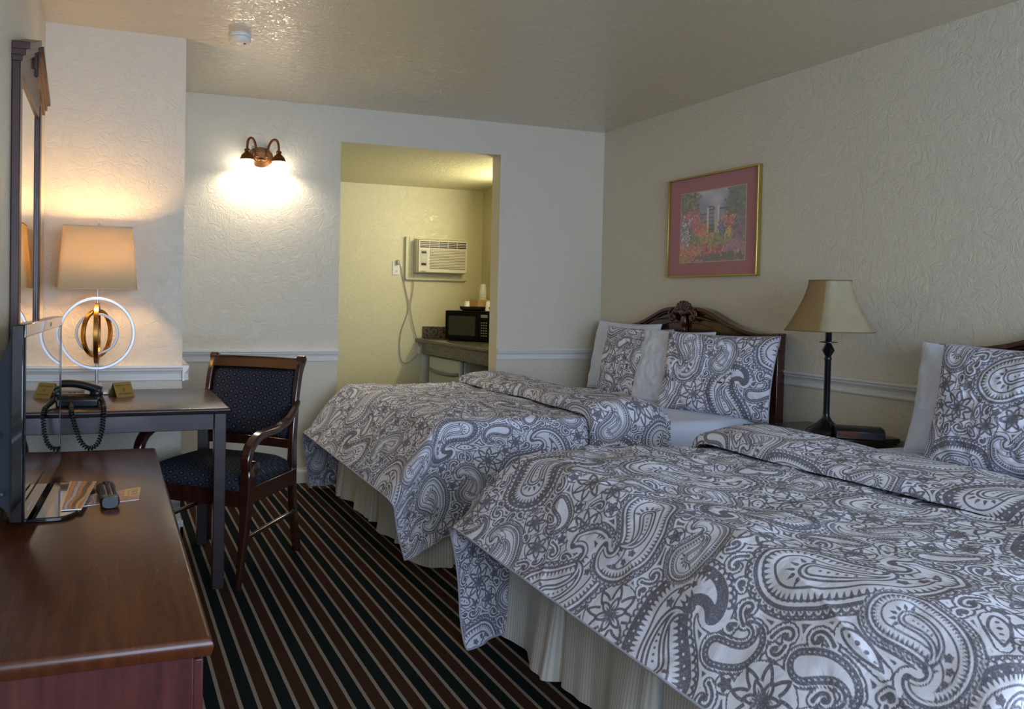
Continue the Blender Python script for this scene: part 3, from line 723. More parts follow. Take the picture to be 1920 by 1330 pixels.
def pillow(name, label, x, y, z, w, h, th, lean, rz, printed, seed, group=None, roll=0.0):
    """standing pillow: local x across, z up, faces -y before turning"""
    o = thing(name, label, 'pillow', (x, y, z), 0, group); d = .0033 if printed else .009
    n, m = int(w/d), int(h/d); U, V = np.meshgrid(np.linspace(-1, 1, n), np.linspace(-1, 1, m), indexing='ij')
    pin = 1-.055*(1-U**2)*0; 
    X = U*w/2*(1-.045*(1-V**2)); Z = V*h/2*(1-.06*(1-U**2))
    T = th/2*(np.clip((1-U**2)*(1-V**2), 0, 1))**.42
    nz = .018*vnoise(U*w, V*h, seed, 9)+.010*vnoise(U*w, V*h, seed+1, 22); e = np.clip(T/(th*.25), 0, 1)
    c, s_ = math.cos(lean), math.sin(lean); R = (Matrix.Rotation(rz, 3, 'Z') @ Matrix.Rotation(-lean, 3, 'X') @ Matrix.Rotation(roll, 3, 'Y')); R = np.array(R)
    Pp = []; Ii = []
    for sg in (-1, 1):
        P = np.stack([X, sg*(T+nz*e), Z+h/2+.012*np.sin(U*3+seed)*(V > -.2)*e], -1) @ R.T; I = ink(U*w/2+seed*.37+1, V*h/2+seed*.21+sg*.1, .1*seed)
        if sg > 0: P = P[:, ::-1]; I = I[:, ::-1]
        Pp.append(P); Ii.append(I)
    grid_mesh('pillowcase', np.concatenate(Pp, 1), M_print if printed else M_sheet, o, attr=np.concatenate(Ii, 1) if printed else None)
    # seam
    k = max(1, n//60); ed = [(X[i, 0], 0, Z[i, 0]) for i in range(0, n, k)]+[(X[-1, j], 0, Z[-1, j]) for j in range(0, m, k)]+[(X[i, -1], 0, Z[i, -1]) for i in range(n-1, -1, -k)]+[(X[0, j], 0, Z[0, j]) for j in range(m-1, -1, -k)]
    ed = [tuple(R @ np.array([a, b_, c_+h/2])) for a, b_, c_ in ed]
    G().tube(ed, .004, 6, closed=True).build('seam', M_hem if printed else M_sheet, o, smooth='full')
    return o
pr = -pi/2    # pillows face -x
pillow('pillow', 'white pillow leaning at the far left end of the far headboard', 3.23, 4.62, .60, .68, .48, .15, .20, pr, False, 5)
pillow('pillow', 'paisley pillow standing between the two white pillows on the far bed', 3.11, 4.33, .60, .62, .455, .14, .20, pr+.05, True, 2)
pillow('pillow', 'white pillow in the middle of the far bed, behind the front paisley pillow', 3.09, 3.945, .60, .58, .458, .13, .22, pr+.06, False, 9)
pillow('pillow', 'large paisley pillow at the nightstand end of the far bed', 3.09, 3.56, .60, .66, .455, .14, .22, pr+.30, True, 4)
pillow('pillow', 'white pillow on the near bed, closest to the clock radio', 3.15, 2.13, .61, .68, .46, .15, .2, pr, False, 12)
pillow('pillow', 'paisley pillow on the near bed, cut off by the right edge of the photo', 3.02, 1.95, .61, .68, .47, .15, .22, pr, True, 7)
# ------------------------------------------------------------------ dresser, television and what lies on it
t = thing('dresser', 'low mahogany dresser along the left wall, carrying the television', 'dresser', (-.04, 2.25, 0))
DX0, DX1, DY0, DY1, DZ = XL+.012, .178, 1.39, 3.185, .62
G().box(DX0+.005, DX1-.03, DY0+.03, DY1-.03, .05, DZ-.035).build('body', M_dresser_side, t, world=True, bevel=.003)
def top_slab(name, x0, x1, y0, y1, z1, th, m, parent, r=.012, ov=0):
    # ogee edged top: stacked profile
    prof = [(-.014, -th), (-.004, -th+.004), (-.002, -th+.012), (0, -th*.45), (-.001, -th*.25), (-.005, -th*.08), (-.010, 0)]
    vs = []; fs = []
    for o_, z in prof: vs += [(x0-o_, y0-o_, z1+z), (x1+o_, y0-o_, z1+z), (x1+o_, y1+o_, z1+z), (x0-o_, y1+o_, z1+z)]
    m_ = len(prof)
    for i in range(m_-1):
        for k in range(4): fs.append((i*4+k, i*4+(k+1) % 4, (i+1)*4+(k+1) % 4, (i+1)*4+k))
    fs += [(3, 2, 1, 0), tuple((m_-1)*4+k for k in range(4))]
    return G().add(vs, fs).build(name, m, parent, world=True, bevel=.0015)
top_slab('top', DX0, DX1, DY0, DY1, DZ, .036, M_dresser, t)
G().box(DX0+.02, DX1-.05, DY0+.05, DY1-.05, 0, .05).build('plinth', M_dresser_side, t, world=True)
for k in range(3):
    y0 = DY0+.05+k*.57; y1 = y0+.55
    for z0, z1 in ((.09, .32), (.34, .565)):
        dr = G().box(DX1-.03, DX1-.012, y0, y1, z0, z1).build('drawer', M_dresser_side, t, world=True, bevel=.003)
        yy, zz = (y0+y1)/2, (z0+z1)/2
        G().tube([(DX1-.014, yy-.05, zz), (DX1+.006, yy-.045, zz), (DX1+.008, yy, zz-.006), (DX1+.006, yy+.045, zz), (DX1-.014, yy+.05, zz)], .004, 8).build('handle', M_brass, dr, world=True, smooth=True)

A, B = Vector((-.188, 2.10, 0)), Vector((-.146, 2.84, 0)); dv = (B-A).normalized(); nv = Vector((dv.y, -dv.x, 0))
Mt = Matrix(((nv.x, dv.x, 0, (A.x+B.x)/2), (nv.y, dv.y, 0, (A.y+B.y)/2), (0, 0, 1, 0), (0, 0, 0, 1)))   # local x = screen normal, y along, z up
tz = math.atan2(nv.y, nv.x)
t = thing('television', 'black flat screen television on the dresser in front of the mirror', 'television', ((A.x+B.x)/2, (A.y+B.y)/2, DZ), tz)
Wt = (B-A).length; z0, z1 = .030, .508
g = G(); hb = Wt/2
g.box(-.030, .0, -hb, hb, z0, z1)
g.build('housing', M_blackgloss, t, bevel=.004)
G().box(.0, .0015, -hb+.014, hb-.012, z0+.05, z1-.032).build('screen', M_screen, t)
bz = M_blackgloss
g = G(); g.box(0, .004, -hb, hb, z1-.030, z1); g.box(0, .004, -hb, hb, z0, z0+.048); g.box(0, .004, -hb, -hb+.013, z0+.048, z1-.03); g.box(0, .004, hb-.011, hb, z0+.048, z1-.03)
g.build('bezel', bz, t, bevel=.0015)
# bulged back with sloping top
g = G(); g.add([(-.03, -hb+.01, z0+.02), (-.03, hb-.01, z0+.02), (-.03, hb-.01, z1-.03), (-.03, -hb+.01, z1-.03), (-.075, -hb+.04, z0+.05), (-.075, hb-.04, z0+.05), (-.075, hb-.04, z1-.13), (-.075, -hb+.04, z1-.13)],
      [(0, 1, 2, 3), (4, 7, 6, 5), (0, 4, 5, 1), (1, 5, 6, 2), (2, 6, 7, 3), (3, 7, 4, 0)])
for k in range(3): g.ball((-.05-.01*k, -hb+.012+.01*k, .10+.14*k), .008, 10)
g.build('back_cover', M_tvback, t, bevel=.004)
g = G(); out = []
for i in range(24):
    a = 2*pi*i/24; c_, s_ = math.cos(a), math.sin(a); out.append((.018+.095*math.copysign(abs(c_)**.5, c_), -.06+.20*math.copysign(abs(s_)**.5, s_)))
g.prism(out, 0.0, .012, 'z'); g.build('stand_base', M_blackgloss, t, bevel=.003)
G().box(-.05, -.01, -.06, .06, .012, z0+.03).build('stand_neck', M_blackgloss, t, bevel=.004)
g = G()
for k in range(5): g.box(.0042, .0048, -hb+.05+.016*k, -hb+.058+.016*k, z0+.02, z0+.026)
g.build('indicator_row', M_silver, t)
G().box(.0042, .0047, hb*.15, hb*.15+.05, z1-.022, z1-.010).build('maker_badge', M_silver, t)

def paint_sheet(name, pts, n, m, fn, mat, parent=None, zt=.0):
    U, V = np.meshgrid(np.linspace(0, 1, n), np.linspace(0, 1, m), indexing='ij'); p = np.array(pts, float)
    P = (p[0]*(1-U)[..., None]+p[1]*U[..., None])*(1-V)[..., None]+(p[3]*(1-U)[..., None]+p[2]*U[..., None])*V[..., None]
    return grid_mesh(name, P, mat, parent, col=fn(U, V), smooth=False)
def lin(c): return np.array(srgb(*c)[:3])
def wavy(U, V):
    x = U+.10*np.sin(V*5+1)+.05*np.sin(V*11); k = (x*5.2) % 1; idx = np.floor(x*5.2).astype(int) % 5
    pal = np.array([lin((214, 134, 48)), lin((190, 196, 206)), lin((206, 128, 44)), lin((40, 34, 34)), lin((226, 172, 100))])
    c = pal[idx]; e = (k < .12)[..., None]; return np.where(e, lin((30, 26, 28)), c)
t = thing('leaflet', 'orange and silver wavy leaflet at the foot of the television', 'leaflet', (-.045, 2.4, DZ))
G().add([(-.133, 2.262, DZ+.0035), (-.083, 2.262, DZ+.0035), (-.05, 2.58, DZ+.0035), (-.125, 2.60, DZ+.0035), (-.133, 2.262, DZ+.0005), (-.083, 2.262, DZ+.0005), (-.05, 2.58, DZ+.0005), (-.125, 2.60, DZ+.0005)], [(0, 1, 2, 3), (7, 6, 5, 4), (0, 4, 5, 1), (1, 5, 6, 2), (2, 6, 7, 3), (3, 7, 4, 0)]).build('sheet', M_white, t, world=True)
k0 = np.array([-.045, 2.4, DZ]); 
paint_sheet('printed_face', [np.array(p)-k0 for p in ((-.131, 2.264, DZ+.004), (-.085, 2.264, DZ+.004), (-.052, 2.578, DZ+.004), (-.124, 2.598, DZ+.004))], 60, 90, wavy, M_leaflet, t)
t.location.x += .022; t.location.z += .013
# tourist card under the remote
def card(U, V):
    c = np.zeros(U.shape+(3,))+lin((196, 128, 84)); rs = np.random.RandomState(3)
    n_ = np.clip(.5+vnoise(U*1.0, V*1.0, 4, 9), 0, 1)[..., None]; c = c*(.7+.6*n_)
    c = np.where(((U > .72) & (V > .35))[..., None], lin((226, 184, 60)), c)
    tx = (U > .76) & (U < .97) & (V > .42) & (V < .9) & ((V*9) % 1 < .5) & (vnoise(U, V*0, 6, 60) > -.1); c = np.where(tx[..., None], lin((150, 60, 30)), c)
    l = (U < .22) & ((V*7) % 1 < .5) & (vnoise(U, np.floor(V*7), 8, 50) > -.05); c = np.where((U < .25)[..., None], lin((198, 178, 190)), c); c = np.where(l[..., None], lin((120, 60, 80)), c); return c
t = thing('postcard', 'orange and yellow tourist card lying under the remote control', 'card', (0, 2.43, DZ))
q4 = [(-.068, 2.345), (.088, 2.385), (.098, 2.535), (-.058, 2.465)]
g = G(); g.prism(q4, .0004, .0022, 'z'); g.build('card_sheet', M_white, t, world=False); t.children[0].location = (0, -2.43, 0)
paint_sheet('printed_face', [(x, y-2.43, .0026) for x, y in q4], 110, 50, card, M_leaflet, t)
# remote control
t = thing('remote_control', 'small dark remote control lying on the tourist card', 'remote control', (.005, 2.385, DZ+.003), math.radians(4))
g = G(); prof = [(.021, -.085), (.026, -.078), (.027, -.04), (.022, .0), (.024, .05), (.028, .085), (.024, .097)]
vs = []; fs = []; n = 14
for w_, y in prof:
    for k in range(n): a = 2*pi*k/n; vs.append((w_*math.copysign(abs(math.cos(a))**.7, math.cos(a)), y, .016+.016*math.copysign(abs(math.sin(a))**.7, math.sin(a))))
for i in range(len(prof)-1):
    for k in range(n): fs.append((i*n+k, i*n+(k+1) % n, (i+1)*n+(k+1) % n, (i+1)*n+k))
fs += [tuple(range(n)), tuple(range(len(prof)*n-1, (len(prof)-1)*n-1, -1))]
g.add(vs, fs).build('housing', M_black, t, smooth=True)
M_btn = Mat('rubber_buttons', srgb(34, 33, 34), .6).m
G().box(-.020, .020, -.072, .062, .0300, .0325).build('face_plate', Mat('bronze_face', srgb(108, 92, 74), .35, .3).m, t, bevel=.001)
for r in range(6):
    for cc in (-1, 0, 1): G().box(cc*.014-.0045, cc*.014+.0045, -.055+r*.024-.006, -.055+r*.024+.006, .031, .0365).build('button', M_btn, t, bevel=.0015)
G().lathe([(.010, .030), (.010, .036), (.006, .037)], 16, Matrix.Translation((0, .088, 0))).build('navigation_pad', M_btn, t)

# ------------------------------------------------------------------ wall mirror
t = thing('wall_mirror', 'tall wooden framed mirror with broken pediment above the dresser', 'mirror', (XL, 3.1, 1.3))
y0, y1, zb, ztm = 2.69, 3.515, .93, 1.885; fx = XL+.026
for a, b in ((y0, y0+.065), (y1-.075, y1)): G().box(XL+.001, fx, a, b, zb, 1.93).build('stile', M_mirrorw, t, world=True, bevel=.003)
G().box(XL+.001, fx, y0+.065, y1-.075, zb, zb+.08).build('bottom_rail', M_mirrorw, t, world=True, bevel=.003)
G().prism([(y0+.065, ztm), (y1-.075, ztm), (y1-.075, 1.98), (3.23, 2.06), (3.20, 2.02), (3.15, 2.02), (3.12, 2.06), (y0+.065, 1.95)], XL+.001, fx-.003, 'x').build('frieze', M_mirrorw, t, world=True, bevel=.002)
for s_ in (-1, 1):
    # raking cornice, three stacked steps
    g = G(); ya, yb = (y0-.004, 3.125) if s_ < 0 else (3.595, 3.225); za, zb_ = (1.962, 2.094) if s_ < 0 else (1.985, 2.102)
    for (x, h0, h1) in ((fx+.006, -.060, -.042), (fx+.015, -.042, -.022), (fx+.026, -.022, 0)):
        vs = []
        for (yy, zz) in ((ya, za), (yb, zb_)):
            for (xx, hh) in ((XL+.001, h0), (x, h0), (x, h1), (XL+.001, h1)): vs.append((xx, yy, zz+hh))
        g.add(vs, [(0, 1, 2, 3), (7, 6, 5, 4), (0, 4, 5, 1), (1, 5, 6, 2), (2, 6, 7, 3), (3, 7, 4, 0)])
    g.build('cornice', M_mirrorw, t, world=True, bevel=.002)
    G().box(XL+.002, fx+.010, yb-.012 if s_ < 0 else yb, yb if s_ < 0 else yb+.012, 1.99, 2.07).build('drop_bracket', M_mirrorw, t, world=True, bevel=.003)
G().box(XL+.0015, XL+.015, y0+.055, y1-.065, zb+.07, ztm+.01).build('glass', M_mirror, t, world=True)
g = G()
for q in ((y0+.065, y0+.069, zb+.08, ztm), (y1-.079, y1-.075, zb+.08, ztm), (y0+.069, y1-.079, ztm-.006, ztm)): g.box(XL+.015, fx-.004, *q)
g.build('inner_moulding', M_mirrorw, t, world=True, bevel=.001)

# ------------------------------------------------------------------ desk
t = thing('desk', 'dark wooden writing desk in the left corner under the lamp', 'desk', (.09, 3.66, 0))
top_slab('top', XL+.012, .474, 3.29, 4.008, .75, .026, M_desk, t)
for (x, y) in ((.437, 3.345), (.437, 3.955), (XL+.06, 3.345), (XL+.06, 3.955)):
    G().box(x-.024, x+.024, y-.024, y+.024, 0, .724).build('leg', M_desk, t, world=True, bevel=.003)
for q in ((XL+.084, .413, 3.335, 3.353), (XL+.084, .413, 3.947, 3.965)): G().box(*q, .655, .724).build('apron', M_desk, t, world=True, bevel=.002)
for x in (.429,): G().box(x-.009, x+.009, 3.369, 3.931, .67, .724).build('apron', M_desk, t, world=True, bevel=.002)
G().box(XL+.05, XL+.068, 3.369, 3.931, .655, .724).build('apron', M_desk, t, world=True, bevel=.002)

# ------------------------------------------------------------------ table lamp with rings
LX, LY, LZ = -.046, 3.865, .75
t = thing('table_lamp', 'lit table lamp with rectangular shade and silver and brass rings', 'lamp', (LX, LY, LZ))
M_crystal = Mat('clear_crystal', (.95, .97, 1, 1), .05, **{'Transmission Weight': .7}).m
G().box(-.052, .052, -.052, .052, 0, .014).build('base_plate', M_silver, t, bevel=.003)
G().box(-.024, .024, -.024, .024, .014, .046).build('crystal_block', M_crystal, t, bevel=.003)
G().lathe([(.0065, .046), (.0065, .135), (.009, .137), (.009, .145), (.0065, .147)], 16).build('pole', M_silver, t, smooth=True)
G().lathe([(.0055, .405), (.0055, .57), (.012, .572), (.012, .63), (.004, .632), (.004, .75), (.010, .752), (.006, .766)], 16).build('stem', M_silver, t, smooth=True)
def ring(name, R, w, th, rz, tilt, m, zc=.272):
    pts = [(R*math.cos(a), 0, R*math.sin(a)) for a in np.linspace(0, 2*pi, 72, endpoint=False)]
    M = Matrix.Translation((0, 0, zc)) @ Matrix.Rotation(rz, 4, 'Z') @ Matrix.Rotation(tilt, 4, 'Y')
    g = G(); vs = []; fs = []; n = 72
    for i in range(n):
        a = 2*pi*i/n
        for rr, yy in ((R-th/2, -w/2), (R+th/2, -w/2), (R+th/2, w/2), (R-th/2, w/2)): vs.append((rr*math.cos(a), yy, rr*math.sin(a)))
    for i in range(n):
        j = (i+1) % n
        for k in range(4): fs.append((i*4+k, i*4+(k+1) % 4, j*4+(k+1) % 4, j*4+k))
    g.add(vs, fs, M).build(name, m, t, bevel=.0015)
ring('silver_ring', .157, .016, .013, math.radians(3), 0, M_silver)
ring('brass_ring', .131, .020, .013, math.radians(88), 0, M_brass)
ring('brass_ring', .104, .018, .012, math.radians(57), 0, M_brass)
ring('silver_ring', .088, .014, .011, math.radians(-6), 0, M_silver)
G().lathe([(.004, -.02), (.009, -.012), (.011, 0), (.009, .012), (.004, .02)], 16, Matrix.Translation((0, 0, .272))).build('centre_knob', M_silver, t, smooth=True)
def rshade(hw0, hd0, hw1, hd1, z0, z1, r=.022, th=.002):
    vs = []; fs = []; n = 0
    def loop(hw, hd, z, o):
        L_ = []
        for sx, sy, a0 in ((1, -1, -pi/2), (1, 1, 0), (-1, 1, pi/2), (-1, -1, pi)):
            for i in range(5): a = a0+i/4*pi/2; L_.append((sx*(hw-r)+(r-o)*math.cos(a), sy*(hd-r)+(r-o)*math.sin(a), z))
        return L_
    loops = [loop(hw0, hd0, z0, 0), loop(hw1, hd1, z1, 0), loop(hw1, hd1, z1, th), loop(hw0, hd0, z0, th)]
    n = len(loops[0])
    for L_ in loops: vs += L_
    for i in range(4):
        j = (i+1) % 4
        for k in range(n): fs.append((i*n+k, i*n+(k+1) % n, j*n+(k+1) % n, j*n+k))
    return vs, fs, loops
vs, fs, lp = rshade(.168, .112, .144, .094, .472, .748)
sh = G().add(vs, fs).build('lamp_shade', M_shade, t, smooth='full')
for q in (0, 1): G().tube(lp[q], .0022, 6, closed=True).build('shade_rim', M_silver if q else M_shade, sh, smooth='full')
g = G(); g.tube([(-.142, 0, .742), (.142, 0, .742)], .0015, 6); g.tube([(0, -.092, .742), (0, .092, .742)], .0015, 6); g.build('shade_spider', M_silver, sh)
M_bulb = emis('lamp_bulb_glow', (1, .62, .28), 14)
G().ball((0, 0, .655), .026, 16).build('bulb', M_bulb, t, smooth='full')
bl = bpy.data.lights.new('table_lamp_light', 'POINT'); bl.energy = LAMP_W; bl.color = (1, .64, .31); bl.shadow_soft_size = .030; bo = bpy.data.objects.new('table_lamp_light', bl); bo.location = (LX, LY, LZ+.655); C.objects.link(bo)

# ------------------------------------------------------------------ telephone
t = thing('telephone', 'dark desk telephone with its coiled cord hanging over the desk edge', 'telephone', (-.128, 3.50, .75), math.radians(-6))
prof = [(-.09, 0), (.085, 0), (.085, .016), (.02, .040), (-.055, .050), (-.09, .034)]     # depth (y), height
g = G(); g.prism([(a, b) for a, b in prof], -.115, .105, 'x'); g.build('base', M_black, t, bevel=.008, seg=3)
M_key = Mat('phone_keys', srgb(196, 160, 136), .45).m
kp = G().add([(-.075, -.015, .0485), (.035, -.015, .0485), (.035, .060, .030), (-.075, .060, .030), (-.075, -.015, .040), (.035, -.015, .040), (.035, .060, .020), (-.075, .060, .020)], [(0, 1, 2, 3), (7, 6, 5, 4), (0, 4, 5, 1), (1, 5, 6, 2), (2, 6, 7, 3), (3, 7, 4, 0)]).build('keypad_plate', M_key, t)
for i in range(3):
    for j in range(4): G().box(-.02+i*.018, -.008+i*.018, -.008+j*.016, .002+j*.016, .040-j*.004, .0505-j*.004).build('key', M_black, kp, bevel=.001)
pts = []; rad = []
for i in range(25):
    u_ = i/24*2-1; pts.append((u_*.108, -.042, .066+.024*(1-u_*u_)-.008*u_)); rad.append(.0155+.005*(abs(u_)**4))
g = G(); g.tube(pts, rad, 14); g.ball((-.090, -.042, .066), .026, 16, (1, 1, .75)); g.ball((.092, -.042, .052), .026, 16, (1, 1, .75))
g.build('handset', M_black, t, smooth='full')
def coil(path, r, turns, w):
    P = np.array(path, float); s_ = np.r_[0, np.cumsum(np.linalg.norm(np.diff(P, axis=0), axis=1))]; n = turns*10; q = np.linspace(0, s_[-1], n)
    Cc = np.stack([np.interp(q, s_, P[:, i]) for i in range(3)], 1); Cc = gauss1(Cc, 8, 0); T = np.gradient(Cc, axis=0); T /= np.linalg.norm(T, axis=1)[:, None]
    a = np.cross(T, [0, 1, 0]); a /= np.linalg.norm(a, axis=1)[:, None]; b = np.cross(T, a); ph = np.arange(n)/10*2*pi
    D = Cc+a*np.cos(ph)[:, None]*r+b*np.sin(ph)[:, None]*r
    return G().tube([tuple(p) for p in D], w, 5)
inv = world_of(t).inverted()
def loc(pl): return [tuple(inv @ Vector(p)) for p in pl]
coil(loc([(-.03, 3.47, .79), (-.015, 3.40, .768), (-.012, 3.30, .762), (-.012, 3.272, .74), (-.016, 3.268, .68), (-.03, 3.266, .63), (-.05, 3.266, .612), (-.072, 3.266, .612), (-.095, 3.266, .64), (-.115, 3.266, .70), (-.125, 3.268, .742), (-.13, 3.30, .762), (-.135, 3.41, .765)]), .0075, 62, .0029).build('coiled_cord', M_black, t, smooth='full')
# gold tent card
t = thing('tent_card', 'small folded gold tent card on the desk beside the lamp', 'sign', (.060, 3.75, .75), math.radians(27))
g = G(); a = .040; hh = .062; ww = .042
g.add([(-ww, -a, 0), (ww, -a, 0), (ww, 0, hh), (-ww, 0, hh), (-ww, -a+.002, 0), (ww, -a+.002, 0), (ww, .0, hh-.003), (-ww, 0, hh-.003), (ww, a, 0), (-ww, a, 0), (ww, a-.002, 0), (-ww, a-.002, 0)],
      [(0, 1, 2, 3), (4, 7, 6, 5), (0, 4, 5, 1), (0, 3, 7, 4), (1, 5, 6, 2), (3, 2, 8, 9), (7, 11, 10, 6), (8, 10, 11, 9), (2, 6, 10, 8), (3, 9, 11, 7)]); g.build('folded_card', M_goldcard, t)
def text_obj(body, size, mat, parent, M, ext=.0003, name='lettering', align='CENTER'):
    cu = bpy.data.curves.new(name, 'FONT'); cu.body = body; cu.size = size; cu.extrude = ext; cu.align_x = align; cu.align_y = 'CENTER'
    o = bpy.data.objects.new(name, cu); C.objects.link(o); dg = bpy.context.evaluated_depsgraph_get(); me = bpy.data.meshes.new_from_object(o.evaluated_get(dg)); bpy.data.objects.remove(o); bpy.data.curves.remove(cu)
    me.materials.clear(); me.materials.append(mat); o = bpy.data.objects.new(name, me); C.objects.link(o); me.transform(M); o.parent = parent; return o
M_ink = Mat('brown_ink', srgb(92, 62, 26), .6).m
sl = math.atan2(hh, a); Mt_ = Matrix.Translation((0, -a/2-.0008, hh/2+.0006)) @ Matrix.Rotation(sl, 4, 'X')
text_obj('THANK YOU FOR', .0085, M_ink, t, Mt_ @ Matrix.Translation((0, .021, 0)))
text_obj('NOT SMOKING', .0085, M_ink, t, Mt_ @ Matrix.Translation((0, -.020, 0)))
g = G(); g.lathe([(.0075, 0), (.0075, .0004), (.006, .0004), (.006, 0)], 20, Mt_ @ Matrix.Translation((0, .0, 0)), caps=False); g.box(-.007, .007, -.0007, .0007, 0, .0004, Mt_ @ Matrix.Rotation(.8, 4, 'Z')); g.build('round_symbol', M_ink, t)

# ------------------------------------------------------------------ armchair at the desk
t = thing('armchair', 'dark wooden armchair with navy patterned seat and back at the desk', 'chair', (.490, 3.655, 0), -.67)
def sweep(name, pts, r, sq=None, n=10, m=M_chairw, bev=0, parent=None):
    P = np.array(pts, float); s_ = np.r_[0, np.cumsum(np.linalg.norm(np.diff(P, axis=0), axis=1))]; N_ = max(24, len(pts)*6); q = np.linspace(0, s_[-1], N_)
    R_ = np.interp(q, s_, r if hasattr(r, '__len__') else [r]*len(pts)); Cc = np.stack([np.interp(q, s_, P[:, i]) for i in range(3)], 1)
    Cc[1:-1] = gauss1(Cc, 2.2, 0)[1:-1]
    return G().tube([tuple(p) for p in Cc], list(R_), n, sq=sq).build(name, m, parent or t, smooth='full' if sq is None else False, bevel=bev)
for s_ in (-1, 1):
    x = .235*s_
    sweep('back_post', [(x, .30, 0), (x, .262, .14), (x, .236, .30), (x, .232, .42), (x, .236, .56), (x, .262, .74), (x, .290, .85), (x, .318, .905), (x, .335, .915)], [1.0, 1.0, 1.05, 1.1, 1.0, .92, .95, 1.05, .7], sq=(.042, .030), bev=.006)
    G().lathe([(.012, -.022), (.019, -.018), (.019, .018), (.012, .022)], 18, Matrix.Translation((x, .318, .905)) @ Matrix.Rotation(pi/2, 4, 'Y')).build('post_scroll', M_chairw, t, smooth=True)
    xf_ = .262*s_
    sweep('front_leg', [(xf_-.008*s_, -.29, 0), (xf_-.004*s_, -.272, .12), (xf_, -.25, .27), (xf_, -.238, .38), (xf_, -.236, .47), (xf_, -.236, .50)], [.55, .68, .95, 1.15, 1.2, .85], sq=(.042, .042), bev=.008)
    xa = .262*s_
    arm = [(x+.012*s_, .262, .715), (x+.024*s_, .20, .680), (xa, .12, .640), (xa, .02, .618), (xa, -.07, .618), (xa, -.15, .615), (xa, -.212, .592), (xa, -.247, .550), (xa, -.252, .50), (xa, -.232, .462), (xa, -.198, .455), (xa, -.176, .478), (xa, -.180, .505), (xa, -.200, .512)]
    sweep('arm', arm, [.75, .9, 1, 1.05, 1.1, 1.15, 1.2, 1.2, 1.1, 1.0, .9, .85, .75, .6], sq=(.030, .036), bev=.008)
    G().lathe([(.010, -.026), (.026, -.022), (.030, -.012), (.030, .012), (.026, .022), (.010, .026)], 24, Matrix.Translation((xa, -.196, .490)) @ Matrix.Rotation(pi/2, 4, 'Y')).build('arm_scroll', M_chairw, t, smooth=True)
    sweep('side_stretcher', [(xf_-.01*s_, -.26, .20), (x+.008*s_, .25, .20)], [.010, .010])
    G().prism([(-.24, .335), (.235, .335), (.235, .405), (-.24, .405)], x+.012*s_-.012, x+.012*s_+.012, 'x').build('seat_rail', M_chairw, t, bevel=.003)
G().box(-.25, .25, -.262, -.238, .335, .405).build('seat_rail', M_chairw, t, bevel=.003)
G().box(-.23, .23, .222, .244, .335, .405).build('seat_rail', M_chairw, t, bevel=.003)
g = G(); n = 18; vs = []; fs = []
for i in range(n+1):
    for j in range(n+1):
        u_, v_ = i/n*2-1, j/n*2-1; hw = .262-.022*(v_*.5+.5); su = math.copysign(abs(u_)**.75, u_); vs.append((su*hw*(1-.02*v_*v_), v_*.252-.01, .405+.068*(max(0, (1-u_**6)*(1-v_**6)))**.45+.018*(1-u_*u_)*(1-v_*v_)))
for i in range(n):
    for j in range(n): fs.append((i*(n+1)+j, (i+1)*(n+1)+j, (i+1)*(n+1)+j+1, i*(n+1)+j+1))
bd = [i*(n+1) for i in range(n+1)]+[n*(n+1)+j for j in range(1, n+1)]+[i*(n+1)+n for i in range(n-1, -1, -1)]+[j for j in range(n-1, 0, -1)]
fs.append(tuple(bd)); g.add(vs, fs).build('seat_cushion', M_fab, t, smooth='full')
def back_y(z): return float(np.interp(z, [.42, .56, .74, .85, .905], [.232, .236, .262, .290, .318]))
def back_slab(name, z0, z1, hw, th, m, pad=False, bev=.004):
    vs = []; fs = []; nz, nx = 10, 14
    for side in (-1, 1):
        for i in range(nx+1):
            for j in range(nz+1):
                u_ = i/nx*2-1; z = z0+(z1-z0)*j/nz; v_ = j/nz*2-1; cur = .022*(1-u_*u_); b_ = (th/2*((max(0, (1-u_**8)*(1-v_**8)))**.5)+.012*(1-u_*u_)*(1-v_*v_)) if pad else th/2
                vs.append((u_*hw, back_y(z)+cur+side*b_, z))
    N_ = (nx+1)*(nz+1)
    for i in range(nx):
        for j in range(nz):
            a_ = i*(nz+1)+j; q_ = (a_, a_+nz+1, a_+nz+2, a_+1); fs.append(q_); fs.append(tuple(N_+k for k in q_[::-1]))
    bd = [i*(nz+1) for i in range(nx+1)]+[nx*(nz+1)+j for j in range(1, nz+1)]+[i*(nz+1)+nz for i in range(nx-1, -1, -1)]+[j for j in range(nz-1, 0, -1)]
    for k in range(len(bd)): k2 = (k+1) % len(bd); fs.append((bd[k], bd[k2], N_+bd[k2], N_+bd[k]))
    return G().add(vs, fs).build(name, m, t, smooth='full' if pad else True, bevel=0 if pad else bev)
back_slab('back_cushion', .535, .862, .222, .030, M_fab, True)
back_slab('top_rail', .858, .912, .226, .034, M_chairw)
back_slab('lower_rail', .495, .540, .226, .026, M_chairw)

